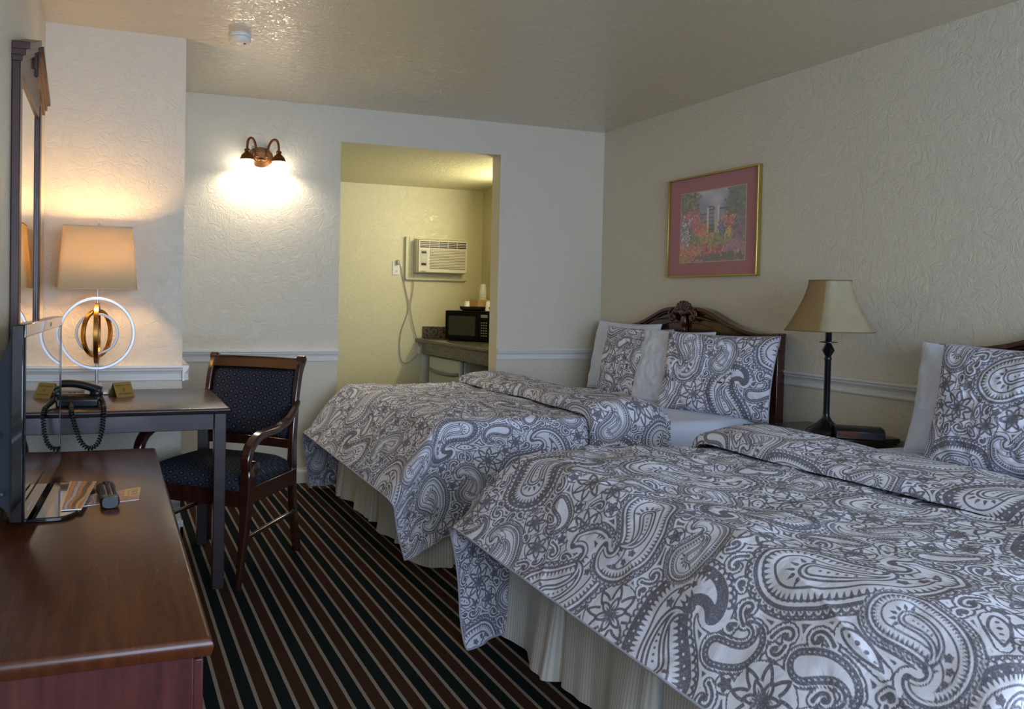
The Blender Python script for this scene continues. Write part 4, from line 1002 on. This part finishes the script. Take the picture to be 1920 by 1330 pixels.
# ------------------------------------------------------------------ nightstand, lamp, clock radio
NZ = .615
t = thing('nightstand', 'dark nightstand between the two beds with angled front', 'nightstand', (3.18, 2.93, 0))
out = [(2.985, 2.68), (2.955, 2.74), (2.955, 3.12), (2.985, 3.20), (3.395, 3.20), (3.395, 2.68)]
c_ = (3.18, 2.93)
def scale_out(k): return [(c_[0]+(x-c_[0])*k, c_[1]+(y-c_[1])*k) for x, y in out]
g = G(); g.prism(out, NZ-.022, NZ, 'z'); g.prism(scale_out(.97), NZ-.034, NZ-.022, 'z'); g.build('top', M_stand, t, world=True, bevel=.004)
G().prism(scale_out(.90), .06, NZ-.034, 'z').build('cabinet', M_stand, t, world=True, bevel=.003)
G().prism(scale_out(.84), 0, .06, 'z').build('plinth', M_stand, t, world=True)
d_ = G().box(2.955, 2.982, 2.78, 3.08, .44, .56).build('drawer', M_stand, t, world=True, bevel=.003)
G().ball((2.947, 2.93, .50), .013, 12).build('knob', M_brass, d_, world=True, smooth='full')
LX2, LY2 = 3.155, 2.865
t = thing('table_lamp', 'unlit table lamp with parchment bell shade and black candlestick base on nightstand', 'lamp', (LX2, LY2, NZ))
G().lathe([(.082, 0), (.086, .008), (.080, .018), (.060, .034), (.036, .052), (.020, .070), (.014, .084), (.0145, .10)], 40).build('base', M_blackmetal, t, smooth=True)
G().lathe([(.0135, .09), (.0135, .34), (.016, .345), (.016, .352), (.012, .36)], 24).build('column', M_blackmetal, t, smooth=True)
G().lathe([(.012, .36), (.027, .388), (.012, .42)], 6).build('faceted_knop', M_blackmetal, t)
G().lathe([(.012, .42), (.038, .424), (.038, .427), (.012, .430), (.0135, .432), (.0135, .60)], 32).build('drip_pan', M_blackmetal, t, smooth=True)
# bell shade with 6 panels
n, m = 96, 30; ang = np.linspace(0, 2*pi, n, endpoint=False); hh_ = np.linspace(0, 1, m); AA, HH = np.meshgrid(ang, hh_, indexing='ij')
rad = .095+.105*(1-HH)**1.45; fac = math.cos(pi/6)/np.cos((AA+.35) % (pi/3)-pi/6); fc = .5*(fac-1)+1; Rr = rad*fc
Pb = np.stack([Rr*np.cos(AA), Rr*np.sin(AA), .478+.232*HH], -1)
pan = ((AA > pi*.84) & (AA < pi*1.17)).astype(int); nn_ = vnoise(AA*.3, HH*.3, 3, 40)*.10+vnoise(AA*.3, HH*.3, 9, 14)*.12
ca = lin((160, 147, 115)); cb = lin((140, 113, 72)); colr = np.where(pan[..., None] == 0, ca, cb)*(1+nn_[..., None])
sh = grid_mesh('lamp_shade', Pb, M_shade2, t, col=colr, closed_u=True); sm = sh.modifiers.new('thick', 'SOLIDIFY'); sm.thickness = .002
for j in (0, m-1): G().tube([tuple(p) for p in Pb[::2, j]], .0022, 6, closed=True).build('shade_rim', Mat('shade_trim', srgb(120, 96, 52), .7).m, sh, smooth='full')
t = thing('clock_radio', 'flat black clock radio on the nightstand beside the near bed', 'clock radio', (3.20, 2.735, NZ), math.radians(-38))
g = G(); g.prism([(-.055, 0), (.055, 0), (.055, .042), (.04, .052), (-.035, .050), (-.055, .036)], -.098, .098, 'x'); g.build('housing', M_black, t, bevel=.004)
G().box(-.085, -.005, -.0565, -.054, .010, .034).build('display', Mat('clock_display', srgb(104, 66, 48), .15).m, t, bevel=.001)
g = G()
for k in range(9): g.box(.004+k*.010, .010+k*.010, -.030, -.018, .0495, .0525)
g.build('button_row', M_blackgloss, t); g = G()
for k in range(5): g.box(.012+k*.016, .022+k*.016, -.0565, -.0545, .014, .030)
g.build('tuner_scale', M_btn, t)

# ------------------------------------------------------------------ framed picture
t = thing('framed_picture', 'garden gate print with mauve mat and thin gold frame on the right wall', 'picture', (XR, 3.94, 1.68))
y0, y1, z0, z1 = 3.562, 4.322, 1.370, 1.988; fw = .009
g = G()
for q in ((y0, y1, z1-fw, z1), (y0, y1, z0, z0+fw), (y0, y0+fw, z0+fw, z1-fw), (y1-fw, y1, z0+fw, z1-fw)): g.box(XR-.030, XR-.001, *q)
g.build('frame', M_gold, t, world=True, bevel=.002)
G().box(XR-.012, XR-.006, y0+fw, y1-fw, z0+fw, z1-fw).build('mat_board', Mat('mauve_mat', srgb(178, 118, 126), .55, **{'Coat Weight': .35}).m, t, world=True)
def garden(U, V):
    """U left to right, V bottom to top"""
    n, m = U.shape; rs = np.random.RandomState(11); c = np.zeros((n, m, 3))
    sky = lin((96, 120, 150))*(V)[..., None]+lin((176, 172, 176))*(1-V)[..., None]; cl = np.clip(vnoise(U*1.3, V*2, 2, 4)*2+.3, 0, 1)[..., None]; c = sky*(1-cl)+lin((184, 178, 186))*cl
    def wh(mk, col): 
        nonlocal c
        c = np.where(mk[..., None], col, c)
    tree = ((U < .30-.25*np.abs(V-.75)+.05*vnoise(U, V, 3, 12)) & (V > .3)) | ((U > .82+.25*np.abs(V-.75)+.06*vnoise(U, V, 4, 12)-.12*(V > .4)) & (V > .25)); wh(tree, lin((88, 104, 92)))
    far = (V < .52+.05*vnoise(U, V*0, 5, 9)); wh(far, lin((112, 118, 108)))
    grd = V < .36; wh(grd, lin((124, 130, 62)))
    pc = .52-.55*(np.clip(.40-V, 0, 1))**1.0*1.1; pw = .035+.30*np.clip(.40-V, 0, 1); wh((np.abs(U-pc) < pw) & (V < .40), lin((196, 142, 104)))
    # iron gate and fence
    def pil(x, top): wh((np.abs(U-x) < .012) & (V > .38) & (V < top), lin((208, 200, 180)))
    wh((U > .30) & (U < .44) & (V > .42) & (V < .68) & ((U*55) % 1 < .35), lin((52, 56, 62))); wh((U > .62) & (U < .92) & (V > .45) & (V < .74) & ((U*55) % 1 < .35), lin((52, 56, 62)))
    wh((U > .62) & (U < .92) & (np.abs(V-.73) < .008), lin((46, 48, 54))); wh((U > .3) & (U < .44) & (np.abs(V-.67) < .008), lin((46, 48, 54)))
    wh((U > .44) & (U < .54) & (V > .40) & (V < .74) & (((U*60) % 1 < .4) | ((V*18) % 1 < .22)), lin((40, 40, 44))); rr = np.hypot((U-.49)/.05, (V-.72)/.05); wh((np.abs(rr-1) < .18) & (V > .72), lin((40, 40, 44)))
    pil(.44, .76); pil(.60, .78); wh((U > .55) & (U < .6) & (V > .4) & (V < .6), lin((196, 170, 130)))
    def dabs(n_, x0, x1, z0_, z1_, cols, r0, r1):
        nonlocal c
        for _ in range(n_):
            x, z = rs.normal((x0+x1)/2, (x1-x0)*.33), rs.normal((z0_+z1_)/2, (z1_-z0_)*.33); r = rs.uniform(r0, r1); k = lin(cols[rs.randint(len(cols))])*rs.uniform(.75, 1.2)
            i0, i1 = int(max(0, (x-r)*n)), int(min(n, (x+r)*n+2)); j0, j1 = int(max(0, (z-r)*m)), int(min(m, (z+r)*m+2))
            if i1 <= i0 or j1 <= j0: continue
            mk = np.hypot(U[i0:i1, j0:j1]-x, (V[i0:i1, j0:j1]-z)*.9) < r; c[i0:i1, j0:j1] = np.where(mk[..., None], k, c[i0:i1, j0:j1])
    greens = [(70, 92, 62), (98, 120, 72), (60, 72, 66), (122, 128, 80)]
    dabs(500, 0, .26, .35, 1.0, greens+[(150, 110, 100)], .008, .022); dabs(420, .80, 1, .3, .95, [(86, 96, 92), (70, 84, 78), (104, 116, 104)], .008, .022)
    dabs(260, .08, .30, .5, .72, [(186, 76, 96), (206, 110, 110), (160, 70, 100)], .006, .016); dabs(200, .24, .42, .36, .50, [(206, 70, 70), (214, 110, 90), (190, 150, 70)], .006, .014)
    dabs(160, 0, .18, .42, .62, [(206, 208, 214), (120, 130, 150), (90, 110, 90)], .006, .014); dabs(260, 0, .12, .18, .45, [(150, 130, 160), (96, 90, 110), (200, 180, 190)], .006, .016)
    dabs(260, .66, .84, .42, .58, [(206, 96, 70), (216, 130, 90), (150, 80, 90)], .006, .016); dabs(120, .70, .80, .34, .44, [(206, 180, 60), (216, 150, 60)], .006, .012); dabs(90, .62, .72, .34, .50, [(74, 78, 128), (96, 98, 150)], .006, .014)
    dabs(200, .84, 1, .3, .55, [(110, 70, 110), (150, 96, 130), (80, 70, 90)], .006, .016)
    dabs(900, .12, .74, .02, .22, [(190, 62, 84), (206, 90, 104), (170, 50, 80), (214, 130, 110), (110, 60, 70)], .006, .018); dabs(320, .70, .95, .12, .28, [(150, 90, 130), (176, 110, 140)], .006, .014); dabs(300, .35, 1, .0, .1, [(70, 76, 60), (96, 70, 96), (84, 96, 64)], .008, .018)
    dabs(200, .0, .3, .1, .2, [(200, 130, 80), (180, 110, 70)], .01, .02); dabs(160, .25, .75, .22, .36, [(150, 150, 70), (120, 134, 64)], .006, .014)
    return c*.95+lin((184, 178, 174))*.42
ay0, ay1, az0, az1 = 3.668, 4.213, 1.462, 1.887
K = Vector((XR, 3.94, 1.68))
paint_sheet('print', [(-.0135, ay1-3.94, az0-1.68), (-.0135, ay0-3.94, az0-1.68), (-.0135, ay0-3.94, az1-1.68), (-.0135, ay1-3.94, az1-1.68)], 260, 210, garden, M_paint, t)
g = G(); b_ = .005
for q in ((ay0-b_, ay1+b_, az1, az1+b_), (ay0-b_, ay1+b_, az0-b_, az0), (ay0-b_, ay0, az0, az1), (ay1, ay1+b_, az0, az1)): g.box(XR-.014, XR-.0122, *q)
g.build('mat_bevel', Mat('pale_bevel', srgb(196, 176, 150), .6).m, t, world=True)

# ------------------------------------------------------------------ wall sconce
t = thing('wall_sconce', 'bronze two arm wall sconce with glowing glass shades', 'wall light', (.895, YB, 2.075))
MS = Matrix.Rotation(pi/2, 4, 'X')
g = G()
for k, (rx, d0) in enumerate(((1.0, .0), (.88, .010), (.74, .018), (.55, .026))):
    vs = []; n = 40
    for d in (0, d0+.010):
        for i in range(n):
            a = 2*pi*i/n; sc_ = 1+.03*math.cos(16*a) if k == 1 else 1; vs.append((.080*rx*sc_*math.cos(a), -d, .063*rx*sc_*math.sin(a)))
    fs = [tuple(range(n)), tuple(range(2*n-1, n-1, -1))]+[(i, i+n, (i+1) % n+n, (i+1) % n) for i in range(n)]
    g.add(vs, fs)
g.build('backplate', M_bronze, t, bevel=.003)
g = G(); g.ball((-.030, -.040, .0), .010, 12); g.ball((.030, -.040, .0), .010, 12); g.ball((0, -.036, -.02), .016, 14, (1.4, .6, .8)); g.build('ornament', M_bronze, t, smooth='full')
M_glow = emis('sconce_glass_glow', (1, .93, .78), 14)
for s_ in (-1, 1):
    arm = [(.030*s_, -.036, .0), (.034*s_, -.046, .03), (.042*s_, -.060, .07), (.056*s_, -.074, .098), (.076*s_, -.084, .105), (.092*s_, -.090, .092), (.098*s_, -.092, .06), (.098*s_, -.092, .012)]
    P = np.array(arm); q = np.linspace(0, 7, 40); Pc = np.stack([np.interp(q, range(8), P[:, i]) for i in range(3)], 1); Pc[1:-1] = gauss1(Pc, 2.5, 0)[1:-1]
    G().tube([tuple(p) for p in Pc], .0075, 12).build('arm', M_bronze, t, smooth='full')
    MM = Matrix.Translation((.098*s_, -.092, 0))
    G().lathe([(.009, .034), (.017, .028), (.018, .020), (.014, .014), (.020, .006), (.034, -.006), (.042, -.024), (.044, -.036), (.038, -.036)], 28, MM).build('shade_holder', M_bronze, t, smooth=True)
    gl = G().lathe([(.036, -.033), (.040, -.045), (.040, -.058), (.046, -.072), (.054, -.080), (.052, -.080), (.044, -.071), (.037, -.058), (.034, -.045)], 32, MM, caps=False).build('glass_shade', M_glow, t, smooth='full')
    point('sconce_light', (.895+.098*s_, YB-.10, 2.075-.052), SCONCE_W, (1, .90, .72), .018)

# ------------------------------------------------------------------ smoke detector
t = thing('smoke_detector', 'round white smoke detector on the ceiling', 'smoke detector', (.576, 3.877, H))
G().lathe([(.052, 0), (.053, -.006), (.050, -.014), (.046, -.016)], 36).build('mounting_base', M_white, t, smooth=True)
G().lathe([(.046, -.016), (.050, -.018), (.049, -.036), (.040, -.043), (.015, -.044), (.013, -.042)], 36).build('housing', M_white, t, smooth=True)
G().lathe([(.006, -.044), (.006, -.047), (.004, -.048)], 12, Matrix.Translation((.02, -.015, 0))).build('test_button', M_black, t)

# ------------------------------------------------------------------ alcove: air conditioner
t = thing('air_conditioner', 'cream window air conditioner built into the alcove wall', 'air conditioner', (2.84, YA2, 1.58))
x0, x1, z0, z1 = 2.622, 3.098, 1.436, 1.732; yf = YA2-.10
G().box(x0-.012, x1-.008, yf, YA2, z0, z1+.004).build('case', M_ac, t, world=True, bevel=.006)
G().box(x0-.002, x1, yf-.016, yf, z0+.004, z1).build('front_panel', M_ac, t, world=True, bevel=.006)
G().box(x0+.012, x1-.014, yf-.0175, yf-.014, z1-.070, z1-.012).build('air_outlet', M_black, t, world=True)
g = G()
for k in range(1, 4): zz = z1-.012-.058*k/4; g.box(x0+.012, x1-.014, yf-.020, yf-.016, zz-.0022, zz+.0022)
for k in range(1, 5): xx = x0+.012+(x1-x0-.026)*k/5; g.box(xx-.0022, xx+.0022, yf-.020, yf-.016, z1-.070, z1-.012)
g.build('outlet_vane', M_ac, t, world=True)
g = G(); G().box(x0+.108, x1-.018, yf-.0168, yf-.015, z0+.038, z1-.084).build('intake_recess', Mat('ac_recess', srgb(120, 112, 90), .7).m, t, world=True)
for k in range(13): zz = z0+.045+k*.0142; g.box(x0+.108, x1-.018, yf-.020, yf-.0165, zz, zz+.0085)
g.build('intake_slats', M_ac, t, world=True, bevel=.001)
cp = G().box(x0+.018, x0+.082, yf-.018, yf-.015, z0+.060, z1-.088).build('control_panel', Mat('ac_controls', srgb(186, 184, 170), .4).m, t, world=True, bevel=.001)
for zz in (z1-.112, z0+.078): G().box(x0+.026, x0+.072, yf-.021, yf-.017, zz-.010, zz+.010).build('control_knob', M_black, cp, world=True, bevel=.003)
g = G(); 
for k in range(3): g.box(x0+.034+k*.012, x0+.042+k*.012, yf-.0195, yf-.0175, (z0+z1)/2-.014, (z0+z1)/2-.006)
g.build('control_button', M_white, cp, world=True)
G().box(x0+.02, x0+.07, yf-.0178, yf-.0155, z0+.012, z0+.018).build('maker_badge', Mat('badge_blue', srgb(110, 120, 160), .4).m, t, world=True)
t2 = thing('air_conditioner_surround', 'cream painted wooden frame around the air conditioner', 'frame', (2.84, YA2, 1.58))
g = G(); X0_, X1_, Z0_, Z1_ = 2.535, 3.125, 1.385, 1.762
for q in ((X0_, X0_+.075, Z0_, Z1_), (X1_-.018, X1_, Z0_, Z1_), (X0_+.075, X1_-.018, Z1_-.018, Z1_), (X0_+.075, X1_-.018, Z0_, Z0_+.045)): g.box(q[0], q[1], YA2-.022, YA2, q[2], q[3])
g.box(X0_-.004, X0_+.006, YA2-.03, YA2, Z0_, Z1_); g.box(X0_+.03, X0_+.038, YA2-.028, YA2, Z0_, Z1_); g.box(X0_, X1_+.004, YA2-.032, YA2, Z0_-.012, Z0_+.002)
g.build('surround_board', M_alc, t2, world=True, bevel=.002)
# outlet and cord
t = thing('wall_outlet', 'cream double wall outlet left of the air conditioner', 'outlet', (2.45, YA2, 1.475))
G().box(-.036, .036, -.007, 0, -.062, .062).build('cover_plate', M_white, t, bevel=.002)
for zz in (-.026, .026):
    oo = G().lathe([(.017, -.011), (.017, -.006)], 20, Matrix.Translation((0, 0, zz)) @ Matrix.Rotation(-pi/2, 4, 'X') @ Matrix.Scale(-1, 4, (0, 0, 1))).build('socket', M_white, t)
g = G(); 
for a in (-.006, .006): g.box(a-.001, a+.001, -.0125, -.0112, -.032, -.022)
g.build('socket_slots', M_black, t)
t = thing('power_cord', 'long grey cord looping down from the outlet to the air conditioner', 'cord', (2.47, YA2, 1.5))
pts = [(2.472, 6.858, 1.537), (2.493, 6.858, 1.49), (2.521, 6.858, 1.37), (2.555, 6.858, 1.226), (2.583, 6.858, 1.135), (2.564, 6.858, 1.057), (2.539, 6.858, 0.994), (2.5, 6.858, 0.902), (2.492, 6.858, 0.815), (2.494, 6.858, 0.694), (2.511, 6.858, 0.622), (2.553, 6.858, 0.607), (2.604, 6.858, 0.626), (2.665, 6.858, 0.679), (2.695, 6.858, 0.727), (2.689, 6.858, 0.776), (2.649, 6.852, 0.854), (2.626, 6.852, 0.937), (2.593, 6.852, 1.058), (2.581, 6.852, 1.135), (2.605, 6.852, 1.222), (2.618, 6.852, 1.324), (2.616, 6.852, 1.421), (2.61, 6.852, 1.464), (2.584, 6.852, 1.478)]
P = np.array(pts); q = np.linspace(0, len(P)-1, 160); Pc = np.stack([np.interp(q, range(len(P)), P[:, i]) for i in range(3)], 1); Pc = gauss1(Pc, 4, 0)
M_cord = Mat('grey_cord', srgb(168, 162, 146), .5).m
G().tube([tuple(p) for p in Pc], .0045, 8).build('cable', M_cord, t, world=True, smooth='full')
pp_ = Vector((2.462, 6.858, 1.527)); G().box(pp_.x-.016, pp_.x+.012, YA2-.038, YA2-.012, pp_.z-.022, pp_.z+.022).build('plug', M_cord, t, world=True, bevel=.007, seg=3)
pp_ = Vector((2.685, 6.858, 0.737)); G().box(pp_.x-.018, pp_.x+.018, YA2-.030, YA2-.002, pp_.z-.035, pp_.z+.03).build('plug_box', M_white, t, world=True, bevel=.004)

# ------------------------------------------------------------------ alcove: counter, fridge, microwave
t = thing('granite_counter', 'speckled dark granite counter along the right side of the alcove', 'counter', (3.0, 6.1, 0))
CX = 2.655; CZ = .845
G().prism([(CX, CZ-.035), (CX-.006, CZ-.028), (CX-.008, CZ-.016), (CX-.005, CZ-.005), (CX+.004, CZ), (XA2-.003, CZ), (XA2-.003, CZ-.035)], YA+.06, YA2-.003, 'y').build('worktop', M_granite, t, world=True, bevel=.001)
G().box(CX+.02, CX+.045, YA+.06, YA2-.10, CZ-.135, CZ-.035).build('front_apron', M_granite, t, world=True, bevel=.002)
G().box(CX+.045, XA2-.003, YA2-.04, YA2-.003, CZ-.6, CZ-.035).build('support_panel', M_white, t, world=True)
G().box(CX+.06, XA2-.02, YA2-.022, YA2-.003, CZ, CZ+.105).build('backsplash', M_granite, t, world=True, bevel=.003)
G().box(XA2-.02, XA2-.003, YA+.06, YA2-.003, CZ, CZ+.105).build('backsplash', M_granite, t, world=True, bevel=.003)
t = thing('small_fridge', 'white small fridge under the granite counter', 'fridge', (2.98, 6.35, 0))
M_fr = Mat('fridge_white', srgb(196, 202, 212), .3).m
FY0, FY1 = 6.03, 6.68
G().box(2.76, 3.26, FY0, FY1, .02, .700).build('cabinet', M_fr, t, world=True, bevel=.008)
dd_ = G().box(2.712, 2.755, FY0, FY1, .04, .700).build('door', M_fr, t, world=True, bevel=.012, seg=3)
G().tube([(2.712, FY0+.01, .585), (2.700, FY0+.1, .572), (2.695, (FY0+FY1)/2, .566), (2.700, FY1-.1, .572), (2.712, FY1-.01, .585)], .014, 10).build('door_handle', Mat('fridge_grey', srgb(120, 126, 136), .35).m, dd_, world=True, smooth='full')
G().box(2.77, 3.25, FY0+.02, FY1-.02, 0, .02).build('foot', M_black, t, world=True)
t = thing('microwave_oven', 'black microwave oven on the alcove counter', 'microwave', (2.765, 6.45, CZ), math.radians(-52))
mw, mh, md = .42, .262, .32
G().box(0, mw, .012, md, .008, mh).build('case', M_mwblack, t, bevel=.004)
d_ = G().box(0, mw*.76, -.004, .012, .010, mh-.002).build('door', M_mwblack, t, bevel=.003)
G().box(.03, mw*.76-.03, -.0055, -.003, .05, mh-.045).build('door_window', Mat('mw_window', srgb(44, 44, 44), .15).m, d_, bevel=.002)
cpn = G().box(mw*.76+.002, mw, -.004, .012, .010, mh-.002).build('control_panel', M_mwblack, t, bevel=.003)
M_keyw = Mat('mw_keys', srgb(150, 150, 146), .5).m
g = G()
for i in range(3):
    for j in range(6): g.box(mw*.76+.022+i*.022, mw*.76+.036+i*.022, -.0055, -.0035, .05+j*.022, .058+j*.022)
g.build('keypad', M_keyw, cpn); G().box(mw*.76+.02, mw-.018, -.0055, -.0035, mh-.055, mh-.030).build('display', M_keyw, cpn)
for i in (0, 1): G().lathe([(.009, -.008), (.009, -.003)], 16, Matrix.Translation((mw*.76+.030+i*.036, 0, .030)) @ Matrix.Rotation(-pi/2, 4, 'X') @ Matrix.Scale(-1, 4, (0, 0, 1))).build('push_button', M_keyw, cpn)
G().box(.02, mw-.02, .03, md-.02, 0, .008).build('foot', M_mwblack, t)
MZ = CZ+mh
def cupm(name, label, x, y, z, h=.065, r0=.030, r1=.022, flip=True):
    o = G().lathe([(r0, 0), (r0+.0015, .002), (r0, .004), (r1, h-.003), (r1-.001, h)] if flip else [(r1, 0), (r0, h)], 24).build(name, M_white, None, smooth=True); o.location = (x, y, z); return tag(o, label, 'cup')
def tray(x, y, z, L_, W_, rz, label):
    o = thing('serving_tray', label, 'tray', (x, y, z), rz)
    vs = []; fs = []; n = 32
    for (k, zz) in ((.80, 0), (1.0, .012), (1.04, .034), (1.02, .036), (.97, .014), (.78, .004)):
        for i in range(n):
            a = 2*pi*i/n; c0, s0 = math.cos(a), math.sin(a); vs.append((L_/2*k*math.copysign(abs(c0)**.5, c0), W_/2*k*math.copysign(abs(s0)**.5, s0), zz))
    for j in range(5):
        for i in range(n): fs.append((j*n+i, j*n+(i+1) % n, (j+1)*n+(i+1) % n, (j+1)*n+i))
    fs += [tuple(range(n-1, -1, -1)), tuple(5*n+i for i in range(n))]
    G().add(vs, fs).build('tray_body', M_black, o, smooth=True)
tray(2.985, 6.36, MZ+.001, .22, .15, math.radians(-52), 'black tray on the left half of the microwave top')
tray(3.13, 6.17, MZ+.001, .16, .14, math.radians(-52), 'black tray at the right end of the microwave, mostly hidden')
cupm('paper_cup', 'white upturned cup on the black tray, left one above the microwave', 2.94, 6.40, MZ+.006, .075)
cupm('paper_cup', 'white upturned cup at the front between the two black trays', 3.055, 6.20, MZ+.002, .085, .032, .024)
t = thing('wooden_box', 'tan wooden box behind the microwave with cups on top', 'box', (3.20, 6.62, CZ)); M_box = wood('tan_box', srgb(190, 150, 92), srgb(206, 168, 108), .5, (1, 1, 8), 0)
G().add([(-.13, -.10, 0), (.09, -.10, 0), (.09, .10, 0), (-.13, .10, 0), (-.085, -.08, .36), (.09, -.08, .36), (.09, .10, .36), (-.085, .10, .36)], [(0, 3, 2, 1), (4, 5, 6, 7), (0, 1, 5, 4), (1, 2, 6, 5), (2, 3, 7, 6), (3, 0, 4, 7)]).build('box_body', M_box, t, bevel=.003)
for k in range(4): 
    o = G().lathe([(.032, 0), (.033, .002), (.032, .004), (.023, .075), (.022, .078)], 24).build('paper_cup', M_white, None, smooth=True); o.location = (3.18, 6.58, CZ+.361+k*.020+.0); tag(o, 'white paper cup, %s of the nested stack on the tan wooden box' % ('lowest', 'second from the bottom', 'third from the bottom', 'topmost')[k], 'cup', 'nested cups on the wooden box')
# vanity light over the counter, behind the jamb
t = thing('vanity_light', 'long white vanity light bar on the alcove side wall', 'wall light', (XA2, 5.75, 1.98))
G().box(-.04, 0, -.30, .30, -.05, .05).build('fixture', M_white, t, bevel=.006)
G().box(-.085, -.04, -.29, .29, -.04, .04).build('diffuser', emis('vanity_glow', (1, .93, .66), 6), t, bevel=.01)
area('vanity_lamp', (XA2-.10, 5.75, 1.98), (0, pi/2, 0), .10, .58, ALC_W, (1, .91, .62))
